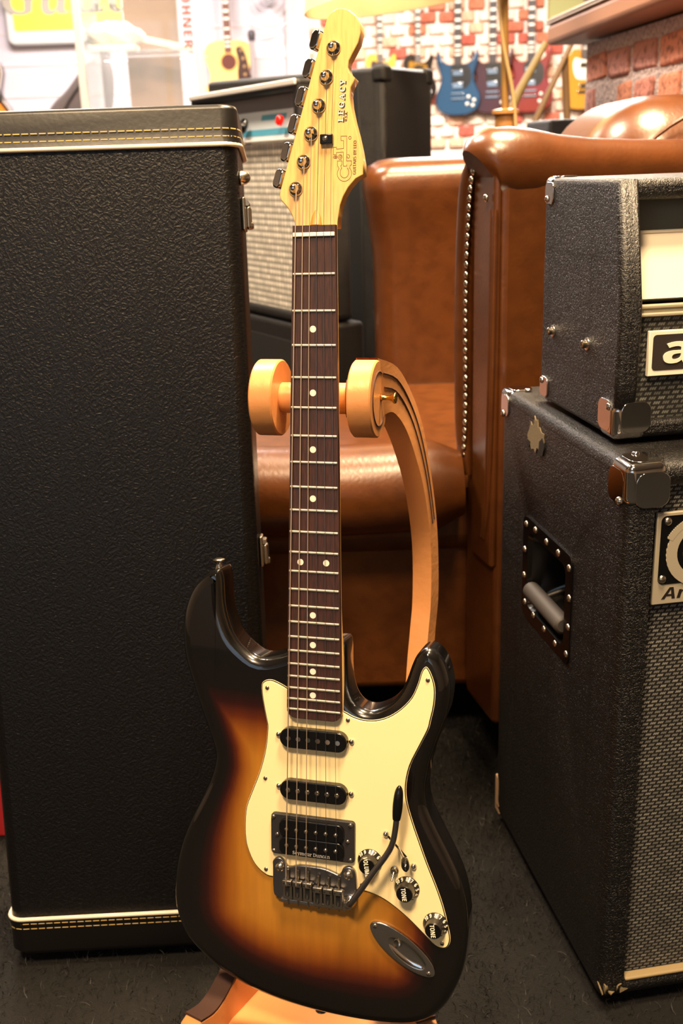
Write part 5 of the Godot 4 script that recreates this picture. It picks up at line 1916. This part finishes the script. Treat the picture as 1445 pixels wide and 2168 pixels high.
# ---------------------------------------------------------------- glass showcase and the sign behind it
func vitrine() -> void:
	var t = thing("glass_showcase", "glass display showcase with white posts and red vertical lettering behind the black guitar case", "showcase", Transform3D(Basis(), Vector3(-0.73, 0, -4.5)))
	var hx = 0.235
	var b: Mb
	for q in [[-hx, 0.0], [hx, 0.0]]:
		b = nb()
		b.rbox(Vector3(q[0], 1.0, q[1]), Vector3(0.014, 1.0, 0.014), 0.003, 2)
		part("post", b, m.alu, t)
	for y in [1.405, 1.0, 1.92]:
		b = nb()
		b.rbox(Vector3(0, y, -0.2), Vector3(hx - 0.015, 0.004, 0.185), 0.002, 1)
		part("glass_shelf", b, m.glassedge if y > 1.9 else m.glass, t)
	b = nb()
	b.box(Vector3(0, 1.0, 0.0), Vector3(hx - 0.014, 0.98, 0.003))
	part("glass_pane", b, m.glass, t)
	b = nb()
	b.box(Vector3(-hx, 1.0, -0.2), Vector3(0.003, 0.98, 0.186))
	part("glass_pane", b, m.glass, t)
	b = nb()
	b.rbox(Vector3(0, 0.04, -0.2), Vector3(hx, 0.04, 0.21), 0.005, 2)
	part("plinth", b, m.alu, t)
	# lettering on the front pane, reading downwards
	text("pane_lettering", "HOHNER", ["Droid Sans"], 800, 0.034, mat(rgb(236, 66, 34), 0.5), t, Transform3D(Basis(Vector3.BACK, -PI / 2), Vector3(0.192, 1.525, 0.005)), 0.001, 1.15, 4)
	# brown inner panel
	t = thing("display_board", "brown display board standing upright inside the glass showcase", "board", Transform3D(Basis(), Vector3(-0.726, 0.0, -4.82)))
	b = nb()
	b.rbox(Vector3(0, 1.22, 0), Vector3(0.112, 0.185, 0.006), 0.003, 2)
	b.rbox(Vector3(0, 1.62, 0), Vector3(0.112, 0.2, 0.006), 0.003, 2)
	b.rbox(Vector3(0, 0.55, 0), Vector3(0.112, 0.47, 0.006), 0.003, 2)
	part("panel", b, mat(rgb(168, 134, 114), 0.5), t)
	# white bag and boxes on the shelf
	var rng = RandomNumberGenerator.new()
	rng.seed = 31
	b = nb()
	var rings = []
	for i in 9:
		var ph = PI * i / 8
		var q = PackedVector3Array()
		for k in 18:
			var a = TAU * k / 18
			var w = 1.0 + rng.randf_range(-0.16, 0.16)
			q.append(Vector3(cos(a) * 0.115 * sin(ph) * w, maxf(0.0, 0.045 - cos(ph) * 0.05 * w), sin(a) * 0.09 * sin(ph) * w))
		rings.append(q)
	b.loft(rings)
	var bag = part("plastic_bag", b, mat(rgb(232, 228, 220), 0.25), self)
	bag.position = Vector3(-0.85, 1.43, -4.66)
	tag(bag, "crumpled white plastic bag on the glass showcase shelf", "bag")
	for e in [[Vector3(-0.85, 1.421, -4.62), Vector3(0.09, 0.012, 0.06), 0.1, rgb(236, 226, 206), "flat white box under the crumpled bag on the showcase shelf"], [Vector3(-0.63, 1.43, -4.62), Vector3(0.1, 0.012, 0.035), -0.22, rgb(238, 228, 212), "long white keyboard box slanting beside the bag on the showcase shelf"]]:
		b = nb()
		b.rbox(Vector3.ZERO, e[1], 0.003, 2)
		var o = part("shelf_box", b, mat(e[3], 0.5), self)
		o.position = e[0]
		o.rotation = Vector3(0, 0, e[2] if e[2] < 0 else 0.0)
		tag(o, e[4], "box")
	# yellow light box sign on the far wall
	t = thing("light_box_sign", "yellow rounded wall sign with grey script lettering behind the glass showcase", "sign", Transform3D(Basis(), Vector3(-1.72, 2.07, -7.8)))
	b = nb()
	b.prism(rrect(0.42, 0.3, 0.05), -0.05, 0.05, 0.015, 0, 3)
	part("frame", b, m.alu, t)
	var glow = mat(rgb(255, 232, 70), 0.5)
	glow.emission_enabled = true
	glow.emission = Color(1.0, 0.82, 0.2)
	glow.emission_energy_multiplier = 0.55
	b = nb()
	b.prism(rrect(0.365, 0.235, 0.02, Vector2(0, 0.02)), 0.045, 0.053)
	part("sign_face", b, glow, t)
	text("sign_lettering", "Guild", ["Droid Serif"], 700, 0.24, mat(rgb(176, 166, 150), 0.6), t, Transform3D(Basis(Vector3(1, 0, 0), Vector3(0.15, 1, 0), Vector3.BACK), Vector3(0.02, 0.0, 0.056)), 0.004, 1.0)
	text("sign_lettering", "GUITARS", ["Droid Sans"], 700, 0.045, mat(rgb(190, 176, 120), 0.6), t, Transform3D(Basis(), Vector3(0.2, -0.09, 0.056)), 0.004, 1.2)

func small_things() -> void:
	# soft dark bag hanging beside the showcase
	var gb = thing("gig_bag", "dark grey soft gig bag leaning behind the glass showcase", "bag", Transform3D(Basis(), Vector3(0.085, -0.03, -5.4)))
	var g = nb()
	g.prism(smooth(pv2([-1.445, 0.0, -1.47, 0.9, -1.46, 1.16, -1.4, 1.285, -1.315, 1.36, -1.22, 1.465, -1.145, 1.505, -1.11, 1.44, -1.12, 1.3, -1.17, 1.1, -1.2, 0.6, -1.2, 0.0]), 3), -0.09, 0.06, 0.04, 0.02, 4)
	part("cover", g, mat(rgb(112, 102, 104), 0.8), gb)
	g = nb()
	g.tube(smooth3([Vector3(-1.4, 0.2, 0.062), Vector3(-1.41, 0.8, 0.066), Vector3(-1.36, 1.2, 0.066), Vector3(-1.22, 1.4, 0.064)], 5), [0.006], 8)
	part("zip", g, mat(rgb(60, 56, 58), 0.5), gb)
	# folded easel between the chair and the far wall
	var t = thing("wooden_easel", "folded wooden easel with dark crossed legs before the red hanging guitar", "easel", Transform3D(Basis(), Vector3(0.55, 0, -3.6)))
	var wood = mat(rgb(112, 88, 62), 0.5)
	var b = nb()
	b.tube([Vector3(-0.26, 0.0, 0), Vector3(0.02, 1.07, 0), Vector3(0.06, 1.16, 0), Vector3(0.14, 1.3, 0)], [0.012, 0.012, 0.014, 0.01], 10)
	part("leg", b, mat(rgb(128, 112, 70), 0.5), t)
	b = nb()
	b.tube([Vector3(-0.18, 0.0, 0.02), Vector3(0.09, 1.03, 0.02), Vector3(0.22, 1.3, 0.02)], [0.012, 0.011, 0.008], 10)
	part("leg", b, wood, t)
	b = nb()
	b.tube([Vector3(0.34, 0.0, -0.2), Vector3(0.2, 1.26, 0.0)], [0.012], 10)
	part("rear_leg", b, wood, t)
	# little grey box peeping over the arm
	t = thing("monitor_speaker", "small dark grey box standing between the easel and the brick partition", "speaker", Transform3D(Basis(Vector3.UP, 0.2), Vector3(0.67, 0, -3.25)))
	b = nb()
	b.rbox(Vector3(0, 0.53, 0), Vector3(0.07, 0.53, 0.09), 0.01, 3)
	part("shell", b, m.amptolex, t)
	b = nb()
	b.rbox(Vector3(0, 0.8, 0.09), Vector3(0.055, 0.2, 0.003), 0.002, 1)
	part("grille_cloth", b, m.dark, t)
	# cable on the floor under the chair
	b = nb()
	b.tube(smooth3([Vector3(0.16, 0.012, -1.98), Vector3(0.2, 0.011, -1.9), Vector3(0.27, 0.01, -1.82), Vector3(0.36, 0.01, -1.78), Vector3(0.48, 0.01, -1.76)], 5), [0.005], 8)
	var c = part("floor_cable", b, mat(rgb(30, 30, 32), 0.4), self)
	tag(c, "thin dark cable lying on the carpet under the armchair", "cable")
	# red printed box behind the case
	t = thing("cardboard_box", "red and white printed box on the carpet behind the black guitar case", "box", Transform3D(Basis(Vector3.UP, 0.1), Vector3(-0.57, 0, -1.5)))
	b = nb()
	b.rbox(Vector3(0, 0.07, 0), Vector3(0.09, 0.07, 0.12), 0.003, 2)
	part("carton", b, mat(rgb(176, 38, 44), 0.5), t)
	b = nb()
	b.box(Vector3(0.06, 0.075, 0.1205), Vector3(0.028, 0.03, 0.0008))
	b.box(Vector3(0.0905, 0.075, 0.06), Vector3(0.0008, 0.03, 0.04))
	part("printed_panel", b, mat(rgb(226, 206, 170), 0.5), t)
